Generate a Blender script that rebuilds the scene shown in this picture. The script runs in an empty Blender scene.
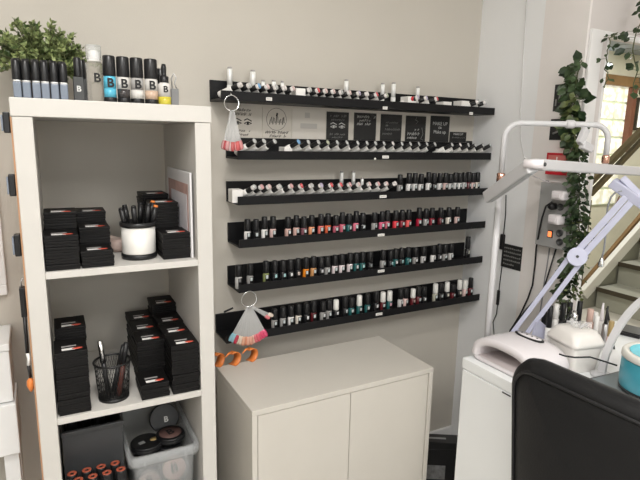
import bpy, bmesh, math, random
from mathutils import Vector, Matrix
import numpy as np
rnd = random.Random(7)
PI = math.pi
SC = bpy.context.scene
COL = SC.collection

# ------------------------------------------------------------------ camera
CAM = np.array([0.03455, -1.67924, 1.39743])
YAW, PITCH, ROLL, FPX = math.radians(28.78), math.radians(-10.9097), math.radians(1.2092), 520.85
_f = np.array([math.sin(YAW)*math.cos(PITCH), math.cos(YAW)*math.cos(PITCH), math.sin(PITCH)])
_r = np.array([math.cos(YAW), -math.sin(YAW), 0.0]); _u = np.cross(_r, _f)
_c, _s = math.cos(ROLL), math.sin(ROLL)
CR, CU = _c*_r+_s*_u, -_s*_r+_c*_u
cam = bpy.data.cameras.new('camera'); co = bpy.data.objects.new('camera', cam); COL.objects.link(co)
cam.sensor_width = 36; cam.lens = FPX/640*36; cam.clip_start = .02
m = Matrix(((CR[0], CU[0], -_f[0], CAM[0]), (CR[1], CU[1], -_f[1], CAM[1]), (CR[2], CU[2], -_f[2], CAM[2]), (0, 0, 0, 1)))
co.matrix_world = m; SC.camera = co

def at(px, py, x=None, y=None, z=None):
    """where the sight line through a measured point of the photograph meets a real plane"""
    d = CR*((px-320)/FPX)+CU*((240-py)/FPX)+_f
    t = (x-CAM[0])/d[0] if x is not None else (y-CAM[1])/d[1] if y is not None else (z-CAM[2])/d[2]
    p = CAM+t*d
    return Vector((float(p[0]), float(p[1]), float(p[2])))

# ------------------------------------------------------------------ materials
MATS = {}
def mat(name, col, rough=.5, metal=0, bump=0, bscale=60, var=0, vscale=8, trans=0, ior=1.45, emit=0, spec=.5, alpha=1, coat=0):
    if name in MATS: return MATS[name]
    M = bpy.data.materials.new(name); M.use_nodes = True
    nt = M.node_tree; b = nt.nodes['Principled BSDF']
    c = (*col, 1)
    b.inputs['Base Color'].default_value = c; b.inputs['Roughness'].default_value = rough
    b.inputs['Metallic'].default_value = metal; b.inputs['IOR'].default_value = ior
    b.inputs['Transmission Weight'].default_value = trans; b.inputs['Specular IOR Level'].default_value = spec
    b.inputs['Alpha'].default_value = alpha; b.inputs['Coat Weight'].default_value = coat
    if emit:
        b.inputs['Emission Color'].default_value = c; b.inputs['Emission Strength'].default_value = emit
    tc = nt.nodes.new('ShaderNodeTexCoord')
    if var:
        n = nt.nodes.new('ShaderNodeTexNoise'); n.inputs['Scale'].default_value = vscale; n.inputs['Detail'].default_value = 4
        nt.links.new(tc.outputs['Object'], n.inputs['Vector'])
        r = nt.nodes.new('ShaderNodeMapRange'); r.inputs[1].default_value = .3; r.inputs[2].default_value = .7
        r.inputs[3].default_value = 1-var; r.inputs[4].default_value = 1+var
        nt.links.new(n.outputs['Fac'], r.inputs[0])
        mx = nt.nodes.new('ShaderNodeMix'); mx.data_type = 'RGBA'; mx.blend_type = 'MULTIPLY'; mx.inputs[0].default_value = 1
        mx.inputs[6].default_value = c; nt.links.new(r.outputs[0], mx.inputs[7]); nt.links.new(mx.outputs[2], b.inputs['Base Color'])
    if bump:
        n = nt.nodes.new('ShaderNodeTexNoise'); n.inputs['Scale'].default_value = bscale; n.inputs['Detail'].default_value = 3
        nt.links.new(tc.outputs['Object'], n.inputs['Vector'])
        bp = nt.nodes.new('ShaderNodeBump'); bp.inputs['Strength'].default_value = bump; bp.inputs['Distance'].default_value = .002
        nt.links.new(n.outputs['Fac'], bp.inputs['Height']); nt.links.new(bp.outputs[0], b.inputs['Normal'])
    MATS[name] = M
    return M
W_BACK = mat('warm wall paint', (.58, .545, .485), .85, bump=.15, bscale=220, var=.02, vscale=3)
W_COOL = mat('cool white wall paint', (.87, .875, .88), .8, bump=.15, bscale=200, var=.02, vscale=3)
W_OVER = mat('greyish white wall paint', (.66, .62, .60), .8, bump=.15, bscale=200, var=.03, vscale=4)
W_PINK = mat('off white wall paint', (.84, .80, .775), .8, bump=.15, bscale=200, var=.03, vscale=4)
W_HALL = mat('cream hall paint', (.85, .82, .68), .8, bump=.1, var=.03)
CEIL = mat('ceiling paint', (.8, .79, .77), .9, bump=.1)
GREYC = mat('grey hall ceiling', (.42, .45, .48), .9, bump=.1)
FLOOR = mat('grey laminate floor', (.50, .48, .45), .45, bump=.1, bscale=30, var=.1, vscale=5)
TRIM = mat('white gloss trim', (.82, .81, .8), .35, bump=.03)
WHITE = mat('white laminate', (.60, .578, .54), .42, bump=.04, bscale=120, var=.015)
CREAM = mat('warm white laminate', (.60, .567, .51), .4, bump=.04, bscale=120, var=.015)
CHIP = mat('raw chipboard edge', (.45, .25, .14), .8, bump=.2, var=.1)
DWHITE = mat('bright white lacquer', (.86, .875, .875), .38, bump=.02, var=.01)
PWHITE = mat('glossy white plastic', (.78, .74, .755), .22, bump=.02)
TUBW = mat('white tub plastic', (.80, .77, .73), .3, bump=.05, bscale=30)
PINKW = mat('pinkish white liner', (.66, .59, .59), .35, bump=.02)
LAV = mat('pale lavender enamel', (.50, .51, .64), .35, bump=.02)
GREYW = mat('pale grey metal', (.58, .575, .585), .35, bump=.02)
LIGHTUND = mat('grey frosted diffuser', (.36, .37, .37), .5, bump=.02)
BLACK = mat('black powder coat', (.007, .007, .008), .45, bump=.05, bscale=300, spec=.28)
BLKP = mat('black plastic', (.013, .013, .014), .33, bump=.03, spec=.45)
BLKBOX = mat('black card', (.007, .0065, .0065), .5, bump=.06, bscale=90, spec=.22)
LEATHER = mat('black leather', (.011, .011, .0115), .5, bump=.25, bscale=220, spec=.28)
PIPING = mat('black leather piping', (.016, .016, .017), .4, bump=.1, spec=.5)
CHROME = mat('polished silver', (.83, .84, .84), .16, 1, bump=.01)
ROSE = mat('rose gold', (.72, .42, .32), .2, 1, bump=.01)
SILVERC = mat('silver card', (.90, .90, .88), .3, .1, bump=.02)
WLABEL = mat('white paper label', (.86, .84, .81), .55, bump=.03)
GLABEL = mat('grey paper label', (.40, .38, .37), .5, bump=.03)
TAGM = mat('price tag card', (.82, .80, .76), .5, bump=.02)
INK = mat('black ink', (.01, .01, .01), .6, bump=.01)
CHALK = mat('chalk white', (.62, .62, .60), .8, bump=.02)
DIMCHALK = mat('faded chalk', (.25, .25, .24), .8, bump=.02)
BOARD = mat('chalkboard card', (.018, .018, .018), .5, bump=.08, bscale=80)
KRAFT = mat('cream card', (.58, .54, .48), .7, bump=.05, var=.02)
RED = mat('red enamel', (.52, .02, .03), .35, bump=.02)
REDINK = mat('red ink', (.70, .10, .06), .5, bump=.02)
ORANGE = mat('orange plastic', (.72, .22, .05), .4, bump=.03)
TEAL = mat('teal plastic', (.045, .27, .345), .32, bump=.02, coat=.2)
TEALIN = mat('pale teal metal liner', (.22, .62, .70), .25, .2, bump=.02)
BONE = mat('bone plastic rim', (.72, .70, .64), .4, bump=.02)
SLATE = mat('grey smoked glass', (.22, .25, .26), .15, bump=.02)
PANEL = mat('grey enclosure paint', (.34, .34, .335), .4, bump=.03)
CLEAR = mat('clear plastic', (.95, .95, .95), .08, trans=1, ior=1.12, alpha=.55, bump=.02)
FILM = mat('thin clear film', (.9, .9, .9), .2, trans=.3, ior=1.15, alpha=.35, bump=.02)
CLEARP = mat('milky clear plastic', (.82, .84, .85), .25, trans=.55, ior=1.2, alpha=.5, bump=.04, bscale=20)
TIPCL = mat('clear swatch stick', (.80, .80, .79), .25, trans=.35, ior=1.2, alpha=.5, bump=.02)
SMOKE = mat('smoked translucent plastic', (.065, .067, .07), .35, alpha=.86, bump=.04)
GLASS = mat('clear glass', (.96, .97, .97), .03, trans=.9, ior=1.25, alpha=.55, bump=.01)
STEEL = mat('brushed steel', (.55, .55, .56), .3, 1, bump=.02)
WIRE = mat('black wire mesh', (.012, .012, .012), .4, bump=.03)
POWDER = mat('pink powder', (.50, .36, .32), .7, bump=.1)
GOLDP = mat('gold sticker', (.45, .32, .14), .4, bump=.02)
OLIVE = mat('olive brown timber', (.10, .075, .035), .45, bump=.15, bscale=25, var=.15)
BROWN = mat('brown timber', (.24, .14, .06), .5, bump=.15, bscale=25, var=.15)
REDWOOD = mat('red brown timber', (.19, .075, .045), .5, bump=.15, bscale=25, var=.12)
STAIRW = mat('shaded grey stair paint', (.33, .33, .29), .6, bump=.1, var=.04)  # grey paint, its colour darkened to stand for shade on the stairs
NOSING = mat('dark stair nosing', (.045, .035, .022), .5, bump=.1)
SOIL = mat('dark pot', (.05, .04, .035), .7, bump=.2)
STEM = mat('brown green stem', (.09, .10, .04), .7, bump=.1)
BLUEBODY = mat('smoky blue vial', (.16, .19, .24), .2, bump=.02, coat=.2)
GREYB = mat('dark grey card', (.055, .057, .057), .5, bump=.03)
LAMPON = mat('orange lit switch', (1, .25, .08), .4, emit=1.2)
GBLK = None

def glassblock():
    M = bpy.data.materials.new('daylit glass block'); M.use_nodes = True; nt = M.node_tree; b = nt.nodes['Principled BSDF']
    tc = nt.nodes.new('ShaderNodeTexCoord'); v = nt.nodes.new('ShaderNodeTexVoronoi'); v.inputs['Scale'].default_value = 15
    nt.links.new(tc.outputs['Object'], v.inputs['Vector'])
    r = nt.nodes.new('ShaderNodeValToRGB'); r.color_ramp.elements[0].color = (1, .97, .88, 1); r.color_ramp.elements[1].color = (.66, .64, .50, 1)
    r.color_ramp.elements[0].position = .28; r.color_ramp.elements[1].position = .75
    nt.links.new(v.outputs['Distance'], r.inputs[0]); nt.links.new(r.outputs[0], b.inputs['Base Color'])
    nt.links.new(r.outputs[0], b.inputs['Emission Color']); b.inputs['Emission Strength'].default_value = .62
    b.inputs['Roughness'].default_value = .1
    return M
GBLK = glassblock()
def leafmat(name, a, b_, sc=30):
    M = bpy.data.materials.new(name); M.use_nodes = True; nt = M.node_tree; b = nt.nodes['Principled BSDF']
    tc = nt.nodes.new('ShaderNodeTexCoord'); n = nt.nodes.new('ShaderNodeTexNoise'); n.inputs['Scale'].default_value = sc
    nt.links.new(tc.outputs['Object'], n.inputs['Vector'])
    r = nt.nodes.new('ShaderNodeValToRGB'); r.color_ramp.elements[0].color = (*a, 1); r.color_ramp.elements[1].color = (*b_, 1)
    r.color_ramp.elements[0].position = .38; r.color_ramp.elements[1].position = .64
    nt.links.new(n.outputs['Fac'], r.inputs[0]); nt.links.new(r.outputs[0], b.inputs['Base Color']); b.inputs['Roughness'].default_value = .45
    return M
LEAF_BOX = leafmat('box leaf green', (.06, .10, .03), (.36, .42, .17), 45)
LEAF_DARK = leafmat('dark vine leaf', (.012, .03, .010), (.05, .085, .03), 20)
LEAF_MID = leafmat('mid vine leaf', (.03, .055, .015), (.14, .17, .055), 25)

# ------------------------------------------------------------------ mesh builder
class MB:
    def __init__(self): self.bm = bmesh.new(); self.mi = 0
    def _new(self, verts, faces, smooth=False):
        vs = [self.bm.verts.new(v) for v in verts]
        for f in faces:
            try:
                q = self.bm.faces.new([vs[i] for i in f]); q.material_index = self.mi; q.smooth = smooth
            except ValueError: pass
        return vs
    def box(self, x0, x1, y0, y1, z0, z1, bev=0, M=None, seg=2):
        if x0 > x1: x0, x1 = x1, x0
        if y0 > y1: y0, y1 = y1, y0
        if z0 > z1: z0, z1 = z1, z0
        t = bmesh.new()
        vs = [t.verts.new((x, y, z)) for x in (x0, x1) for y in (y0, y1) for z in (z0, z1)]
        for f in ((0, 1, 3, 2), (4, 6, 7, 5), (0, 4, 5, 1), (2, 3, 7, 6), (0, 2, 6, 4), (1, 5, 7, 3)): t.faces.new([vs[i] for i in f])
        if bev: bmesh.ops.bevel(t, geom=t.edges[:], offset=bev, segments=seg, profile=.5, affect='EDGES')
        t.verts.index_update()
        V = [(M @ v.co if M else v.co.copy()) for v in t.verts]; F = [[v.index for v in f.verts] for f in t.faces]
        t.free(); self._new(V, F, smooth=False); return self
    def lathe(self, prof, c=(0, 0, 0), seg=20, M=None, smooth=True, capb=True, capt=True):
        c = Vector(c); V = []; F = []
        for r, z in prof:
            for k in range(seg):
                a = 2*PI*k/seg; p = Vector((r*math.cos(a), r*math.sin(a), z))
                V.append((M @ p if M else p)+c)
        n = len(prof)
        for i in range(n-1):
            for k in range(seg):
                k2 = (k+1) % seg; F.append((i*seg+k, i*seg+k2, (i+1)*seg+k2, (i+1)*seg+k))
        vs = self._new(V, F, smooth)
        for ok, idx in ((capb, 0), (capt, n-1)):
            if ok and prof[idx][0] > 1e-6:
                try:
                    ring = [vs[idx*seg+k] for k in range(seg)]
                    f = self.bm.faces.new(ring if idx else ring[::-1]); f.material_index = self.mi
                except ValueError: pass
        return self
    def cyl(self, p0, p1, r0, r1=None, seg=14):
        p0, p1 = Vector(p0), Vector(p1); r1 = r0 if r1 is None else r1
        d = p1-p0; q = d.to_track_quat('Z', 'Y').to_matrix().to_4x4()
        return self.lathe([(r0, 0), (r1, d.length)], p0, seg, q)
    def tube(self, pts, r, seg=8, closed=False):
        P = [Vector(p) for p in pts]; n = len(P); V = []; F = []; up = None
        for i, p in enumerate(P):
            a = P[(i-1) % n] if (closed or i) else p; b = P[(i+1) % n] if (closed or i < n-1) else p
            t = (b-a).normalized()
            if up is None: up = t.orthogonal().normalized()
            up = (up-t*up.dot(t)).normalized(); s = t.cross(up)
            rr = r(i/(n-1)) if callable(r) else r
            for k in range(seg):
                an = 2*PI*k/seg; V.append(p+(up*math.cos(an)+s*math.sin(an))*rr)
        for i in range(n if closed else n-1):
            j = (i+1) % n
            for k in range(seg): k2 = (k+1) % seg; F.append((i*seg+k, i*seg+k2, j*seg+k2, j*seg+k))
        if not closed: F += [tuple(range(seg))[::-1], tuple((n-1)*seg+k for k in range(seg))]
        self._new(V, F, True); return self
    def loft(self, rings, capa=True, capb=True, smooth=True, closed=True):
        n = len(rings[0]); V = [Vector(p) for r in rings for p in r]; F = []
        for i in range(len(rings)-1):
            for k in range(n if closed else n-1): k2 = (k+1) % n; F.append((i*n+k, i*n+k2, (i+1)*n+k2, (i+1)*n+k))
        if capa: F.append(tuple(range(n))[::-1])
        if capb: F.append(tuple((len(rings)-1)*n+k for k in range(n)))
        self._new(V, F, smooth); return self
    def bar(self, p0, p1, w, t, up=(0, 0, 1), bev=0):
        """straight bar with rectangular section w (along up) x t"""
        p0, p1 = Vector(p0), Vector(p1); d = (p1-p0); L = d.length; d.normalize()
        u = Vector(up); u = (u-d*u.dot(d)).normalized(); s = d.cross(u)
        M = Matrix(((d.x, s.x, u.x, p0.x), (d.y, s.y, u.y, p0.y), (d.z, s.z, u.z, p0.z), (0, 0, 0, 1)))
        return self.box(0, L, -t/2, t/2, -w/2, w/2, bev, M)
    def leaf(self, p, d, n, L, w):
        d = Vector(d).normalized(); n = Vector(n); n = (n-d*n.dot(d)); n = n.normalized() if n.length > 1e-5 else d.orthogonal().normalized(); s = d.cross(n)
        p = Vector(p); b = n*L*.12
        V = [p, p+d*L*.3+s*w*.42-b*.2, p+d*L*.65+s*w*.42, p+d*L-b, p+d*L*.65-s*w*.42, p+d*L*.3-s*w*.42-b*.2, p+d*L*.35-b*.9, p+d*L*.7-b*.8]
        self._new(V, [(0, 1, 6), (1, 2, 7, 6), (2, 3, 7), (0, 6, 5), (6, 7, 4, 5), (7, 3, 4)], True); return self
    def text(self, s, M, size=1.0, ext=.0, align='CENTER', bold=0):
        cu = bpy.data.curves.new('t', 'FONT'); cu.body = s; cu.size = size; cu.align_x = align; cu.align_y = 'CENTER'; cu.extrude = ext; cu.offset = bold
        o = bpy.data.objects.new('t', cu); COL.objects.link(o)
        dg = bpy.context.evaluated_depsgraph_get(); me = bpy.data.meshes.new_from_object(o.evaluated_get(dg))
        self._new([M @ v.co for v in me.vertices], [list(p.vertices) for p in me.polygons])
        bpy.data.objects.remove(o); bpy.data.curves.remove(cu); bpy.data.meshes.remove(me); return self
    def mesh(self, name, mats):
        bmesh.ops.recalc_face_normals(self.bm, faces=self.bm.faces[:])
        me = bpy.data.meshes.new(name); self.bm.to_mesh(me); self.bm.free()
        for q in (mats if isinstance(mats, (list, tuple)) else [mats]): me.materials.append(q)
        return me
    def done(self, name, mats, parent=None):
        o = bpy.data.objects.new(name, self.mesh(name, mats)); COL.objects.link(o)
        if parent is not None: o.parent = parent
        return o

def tag(o, label, cat, group=None, kind=None):
    o['label'] = label; o['category'] = cat
    if group: o['group'] = group
    if kind: o['kind'] = kind
    return o
def thing(name, label, cat, loc=(0, 0, 0), rotz=0, group=None):
    o = bpy.data.objects.new(name, None); COL.objects.link(o); o.location = loc; o.rotation_euler = (0, 0, rotz); o.empty_display_size = .05
    return tag(o, label, cat, group)
def link_copy(o, parent=None):
    c = o.copy(); COL.objects.link(c)
    if parent is not None: c.parent = parent
    return c
def copy_tree(o):
    kids = {}
    for x in list(bpy.data.objects):
        if x.parent: kids.setdefault(x.parent.name, []).append(x)
    c = link_copy(o)
    for k in kids.get(o.name, []):
        d = link_copy(k, c)
        for g in kids.get(k.name, []): link_copy(g, d)
    return c
def struct(name, mb, m_, label, cat): return tag(mb.done(name, m_), label, cat, kind='structure')
ORD = 'first second third fourth fifth sixth seventh eighth ninth tenth eleventh twelfth thirteenth fourteenth fifteenth sixteenth seventeenth eighteenth nineteenth twentieth'.split()
def nth(n):
    if n <= 20: return ORD[n-1]
    t = {2: 'twenty', 3: 'thirty', 4: 'forty'}
    return t[n//10]+'-'+ORD[n % 10-1] if n % 10 else {30: 'thirtieth', 40: 'fortieth'}[n]
def RX(a): return Matrix.Rotation(a, 4, 'X')
def RZ(a): return Matrix.Rotation(a, 4, 'Z')
def T(*p): return Matrix.Translation(Vector(p))
def basis(o, ex, ey):
    """matrix that puts flat lettering (its x, y) on the directions ex, ey at o"""
    ex, ey = Vector(ex).normalized(), Vector(ey).normalized(); ez = ex.cross(ey)
    return Matrix(((ex.x, ey.x, ez.x, o[0]), (ex.y, ey.y, ez.y, o[1]), (ex.z, ey.z, ez.z, o[2]), (0, 0, 0, 1)))

# ------------------------------------------------------------------ the room
CZ = 2.5; XW = 1.69
struct('floor', MB().box(-1.7, 7.6, -3.6, 2.2, -.1, 0), FLOOR, 'grey laminate floor of the salon and the stair hall', 'floor')
struct('wall_back', MB().box(-1.7, XW+.11, 0, .1, 0, CZ), W_BACK, 'warm beige painted wall behind the polish ledges', 'wall')
struct('wall_left', MB().box(-1.7, -1.6, -3.6, 0, 0, CZ), W_BACK, 'beige side wall beyond the bookcase', 'wall')
struct('wall_front', MB().box(-1.7, 3.1, -3.7, -3.6, 0, CZ), W_BACK, 'beige wall opposite the polish ledges', 'wall')
struct('wall_right', MB().box(XW, XW+.11, -.31, 0, 0, CZ), W_COOL, 'cool white wall section beside the ledge ends', 'wall')
struct('wall_right_end', MB().box(XW, XW+.010, -.488, -.31, 0, CZ), W_PINK, 'off white wall section carrying the grey socket box', 'wall')
struct('wall_over_opening', MB().box(XW+.0102, XW+.11, -.4879, -.3101, 0, CZ).box(XW+.1102, 3.1, -.4879, -.4, 1.781, CZ).box(2.8, 3.1, -.488, -.4, 0, 1.781), W_OVER, 'off white wall above the opening to the stair hall', 'wall')
struct('wall_side', MB().box(3.0, 3.1, -3.6, -.489, 0, CZ), W_PINK, 'off white side wall of the salon near the desk', 'wall')
struct('ceiling', MB().box(-1.7, 3.1, -3.7, .1, CZ, CZ+.1), CEIL, 'white painted salon ceiling', 'ceiling')
f = MB()
f.box(1.7005, 1.762, -.500, -.4885, 0, 1.78, .002).box(1.762, 2.8, -.500, -.4885, 1.760, 1.78, .002).box(2.74, 2.8, -.500, -.4885, 0, 1.760, .002)
f.box(1.8005, 1.815, -.4885, -.40, 0, 1.76)
struct('window_1', f, TRIM, 'white timber frame of the opening to the stair hall', 'window frame')
struct('baseboard_back', MB().box(-1.6, XW, -.012, 0, 0, .08, .003), TRIM, 'white baseboard along the ledge wall', 'baseboard')
# stair hall
HY = 2.0; HZ = at(606, 50, y=HY).z
struct('wall_hall_back', MB().box(1.8, 7.5, HY, HY+.1, 0, 2.6), W_HALL, 'cream far wall of the stair hall', 'wall')
struct('wall_hall_end', MB().box(7.5, 7.6, -.4, HY+.1, 0, 2.6), W_HALL, 'cream end wall above the stairs', 'wall')
struct('wall_hall_side', MB().box(1.75, 1.8, .1, HY+.1, 0, 2.6), W_HALL, 'cream near wall of the stair hall', 'wall')
struct('wall_hall_front', MB().box(3.1, 7.5, -.5, -.4, 0, 2.6), W_HALL, 'cream wall of the stair hall on the street side', 'wall')
struct('ceiling_hall', MB().box(1.75, 7.6, -.4, HY+.1, HZ, HZ+.1), GREYC, 'grey ceiling of the stair hall', 'ceiling')
p0, p1 = at(586, 190, y=HY), at(628, 86, y=HY)
f = MB()
bw, bh = .235, .19
nx = 4; nz = int(round((p1.z-p0.z)/bh))+1
for i in range(nx):
    for k in range(nz):
        xr = p1.x-i*bw; zt = p1.z-k*bh
        f.box(xr-bw+.012, xr-.012, HY-.03, HY-.002, zt-bh+.012, zt-.012, .008)
gx0 = p1.x-nx*bw; gz0 = p1.z-nz*bh
gb = tag(MB().box(gx0, p1.x, HY-.012, HY-.001, gz0, p1.z).done('window_2', mat('pale block mortar', (.62, .68, .50), .7, emit=.12)), 'daylit glass block window in the stair hall', 'window', kind='structure')
f.done('glass_block_pane', GBLK, gb)
b0, b1 = at(596, 76, y=HY-.05), at(660, 88, y=HY-.05)
struct('trim_1', MB().box(gx0, 7.4, HY-.09, HY-.032, b0.z-.075, b0.z+.03, .005), BROWN, 'brown timber beam over the glass block window', 'beam')
t0 = at(631, 90, y=HY-.05)
struct('trim_2', MB().box(t0.x-.02, t0.x+.05, HY-.1, HY-.032, at(624, 152, y=HY-.05).z, b0.z-.076, .005), REDWOOD, 'red brown timber post beside the glass block window', 'post')
w0, w1 = at(636, 97, y=HY-.03), at(634, 130, y=HY-.03)
w3 = tag(MB().box(w0.x+.06, w0.x+.5, HY-.03, HY-.002, w1.z, w0.z, .004).box(w0.x+.14, w0.x+.42, HY-.035, HY-.028, w1.z+.05, w0.z-.05).done('window_3', NOSING), 'small daylit window with dark frame beside the red post', 'window', kind='structure')
MB().box(w0.x+.09, w0.x+.47, HY-.04, HY-.0305, w1.z+.03, w0.z-.03).done('pane', mat('bright window pane', (1, .98, .9), .2, emit=1.0), w3)
# tube lamp
a, b = at(597, 63, y=HY-.06), at(612, 65, y=HY-.06)
t = thing('tube_lamp', 'glowing white tube lamp high on the stair hall wall', 'lamp', (a.x, a.y, a.z))
MB().box(0, b.x-a.x, .03, .058, -.03, .03, .004).done('housing', TRIM, t)
MB().cyl((.01, .01, 0), (b.x-a.x-.01, .01, 0), .02).done('tube', mat('lit tube', (.9, .97, 1), .3, emit=4), t)

# staircase
SY0, SY1 = -.02, 1.0
RISE, RUN = .197, .274; SX = at(597, 287, y=1.0).x; SZ = at(597, 287, y=1.0).z
z0 = SZ-RISE*round(SZ/RISE)
st = thing('staircase', 'grey painted staircase, darkened for shade, with dark step edges climbing behind the opening', 'stairs', (SX, .5, 0))
NST = 11
for k in range(NST):
    x = k*RUN; z = SZ+k*RISE
    MB().box(x, x+RUN+.02, SY0-.5, SY1-.5, z-.035, z, .003).done('tread', STAIRW, st)
    MB().box(x-.012, x-.0005, SY0-.5, SY1-.5, z-.035, z+.004, .002).done('nosing', NOSING, st)
    MB().box(x+.012, x+.03, SY0-.5, SY1-.5, max(.002, z-RISE), z-.0355).done('riser', STAIRW, st)
def slope_plate(name, a0, a1, y0, y1, w, m_, par, off):
    d = Vector((a1.x-a0.x, 0, a1.z-a0.z)).normalized()
    f = MB().bar(Vector((a0.x, (y0+y1)/2, a0.z))-off, Vector((a1.x, (y0+y1)/2, a1.z))-off, w, y1-y0, bev=.003)
    return f.done(name, m_, par)
ys = 1.03
a0, a1 = at(583, 294, y=ys), at(640, 229, y=ys); d = (a1-a0)
slope_plate('stringer', a0, a0+d*2.6, 1.003, 1.05, .10, TRIM, st, st.location)
MB().bar(a0-Vector((-.02, 0, .23))-st.location, a0+d*2.6-Vector((-.02, 0, .23))-st.location, .36, .02).done('inner_stringer', STAIRW, st)
# handrail
yh = 1.12
hr = thing('handrail', 'olive brown double handrail with newel post beside the staircase', 'handrail', at(585, 300, y=yh))
L0 = hr.location.copy()
def rail(nm, p, q, w, t_, ext=2.2):
    A, B = at(*p, y=yh), at(*q, y=yh); MB().bar(A-L0, A+(B-A)*ext-L0, w, t_, bev=.006).done(nm, OLIVE, hr)
rail('rail', (587, 185.5), (622.6, 149.5), .050, .05); rail('rail', (590, 194.5), (633.5, 149), .040, .045)
n0, n1 = at(586, 200, y=yh), at(584, 305, y=yh)
MB().box(n0.x-.05-L0.x, n0.x+.05-L0.x, -.025, .025, -L0.z+.001, n0.z-L0.z, .006).done('newel_post', OLIVE, hr)
A, B = at(577, 293, y=yh), at(621, 241, y=yh); MB().bar(A-L0, A+(B-A)*2.2-L0, .07, .035, bev=.004).done('lower_rail', BROWN, hr)

# ------------------------------------------------------------------ bookcase
KYAW = math.radians(-1.365); KO = Vector((0, -.411, 0))
KM = T(*KO) @ RZ(KYAW)          # x to the far side panel, y into the wall
def K(x, y, z=0): return KM @ Vector((x, y, z))
Z1, Z2, Z3 = 1.0955, .742, .3895
bk = thing('bookcase', 'tall white open cube bookcase against the beige wall', 'bookcase', KO, KYAW)
MB().box(.002, .04, .002, .39, 0, 1.4315, .0015).done('side_panel', WHITE, bk)
MB().box(.38, .418, .002, .39, 0, 1.4315, .0015).done('side_panel', WHITE, bk)
MB().box(0, .42, 0, .39, 1.432, 1.47, .0015).done('top_panel', WHITE, bk)
MB().box(.04, .38, .002, .39, .0, .038, .0015).done('bottom_panel', WHITE, bk)
for z in (Z1, Z2, Z3): MB().box(.0402, .3798, .002, .39, z-.016, z, .001).done('shelf', WHITE, bk)
MB().box(-.0012, .0019, .004, .388, .0, 1.431).done('edge_band', CHIP, bk)

# flat black boxes
def box_proto(w, d, h):
    M0 = MB().box(-w/2, w/2, 0, d, 0, h*.42, .001).mesh('tray', BLKBOX)
    M1 = MB().box(-w/2-.0008, w/2+.0008, -.0008, d+.0008, h*.44, h-.0004, .0012).mesh('lid', BLKBOX)
    M2 = MB().box(-w*.28, w*.14, .012, .024, h-.0004, h, 0).mesh('label_strip', WLABEL)
    M3 = MB().lathe([(.0, 0), (.010, 0), (.010, .0004), (0, .0004)], (w*.2, .018, h-.0003), 12, Matrix.Diagonal((1.15, .62, 1, 1))).mesh('red_mark', REDINK)
    M4 = MB().box(-w*.28, w*.18, .034, .040, h-.0004, h, 0).mesh('grey_strip', GLABEL)
    return M0, M1, M2, M3, M4
BW, BD, BH = .069, .088, .0132
PR = box_proto(BW, BD, BH)
def stack(x, y, z, n, where, jit=.0015, top=True):
    for k in range(n):
        pos = 'topmost' if k == n-1 else 'lowest' if k == 0 else nth(k+1)+' from the bottom'
        if n == 1: pos = 'single'
        r = thing('flat_box', f'black box, {pos} in the {where}', 'box', K(x+rnd.uniform(-jit, jit), y+rnd.uniform(-jit, jit), z+k*BH), KYAW+rnd.uniform(-.02, .02), 'flat black boxes on the bookcase shelves')
        for nm, me in zip(('tray', 'lid', 'label_strip', 'red_mark', 'grey_strip'), PR):
            if nm in ('label_strip', 'red_mark', 'grey_strip') and k < n-1: continue
            o = bpy.data.objects.new(nm, me); COL.objects.link(o); o.parent = r
def fit(z, top): return max(1, round((top-z)/BH))
S = .0005
# upper cubby
stack(.078, .012, Z1+S, 6, 'front stack at the upper cubby panel')
stack(.078, .105, Z1+S, 9, 'rear stack at the upper cubby panel')
stack(.150, .012, Z1+S, 3, 'short front stack by the white holder')
stack(.152, .106, Z1+S, 6, 'middle stack by the white holder')
stack(.152, .200, Z1+S, 8, 'rear stack by the white holder')
stack(.336, .030, Z1+S, 5, 'front stack before the leaning frame')
stack(.326, .124, Z1+S, 10, 'middle stack before the leaning frame')
stack(.318, .218, Z1+S, 11, 'rear stack before the leaning frame')
# middle cubby
stack(.079, .010, Z2+S, 12, 'tall stack beside the mesh cup')
stack(.082, .104, Z2+S, 14, 'stack behind the one beside the mesh cup')
stack(.266, .010, Z2+S, 3, 'short front stack, middle cubby')
stack(.272, .103, Z2+S, 9, 'second stack behind the short one, middle cubby')
stack(.275, .196, Z2+S, 9, 'third stack behind the short one, middle cubby')
stack(.279, .290, Z2+S, 9, 'rearmost stack behind the short one, middle cubby')
stack(.343, .006, Z2+S, 10, 'front stack at the middle cubby far panel')
stack(.343, .100, Z2+S, 10, 'second stack at the middle cubby far panel')
stack(.345, .193, Z2+S, 10, 'third stack at the middle cubby far panel')
stack(.345, .286, Z2+S, 12, 'rear stack at the middle cubby far panel')

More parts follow.
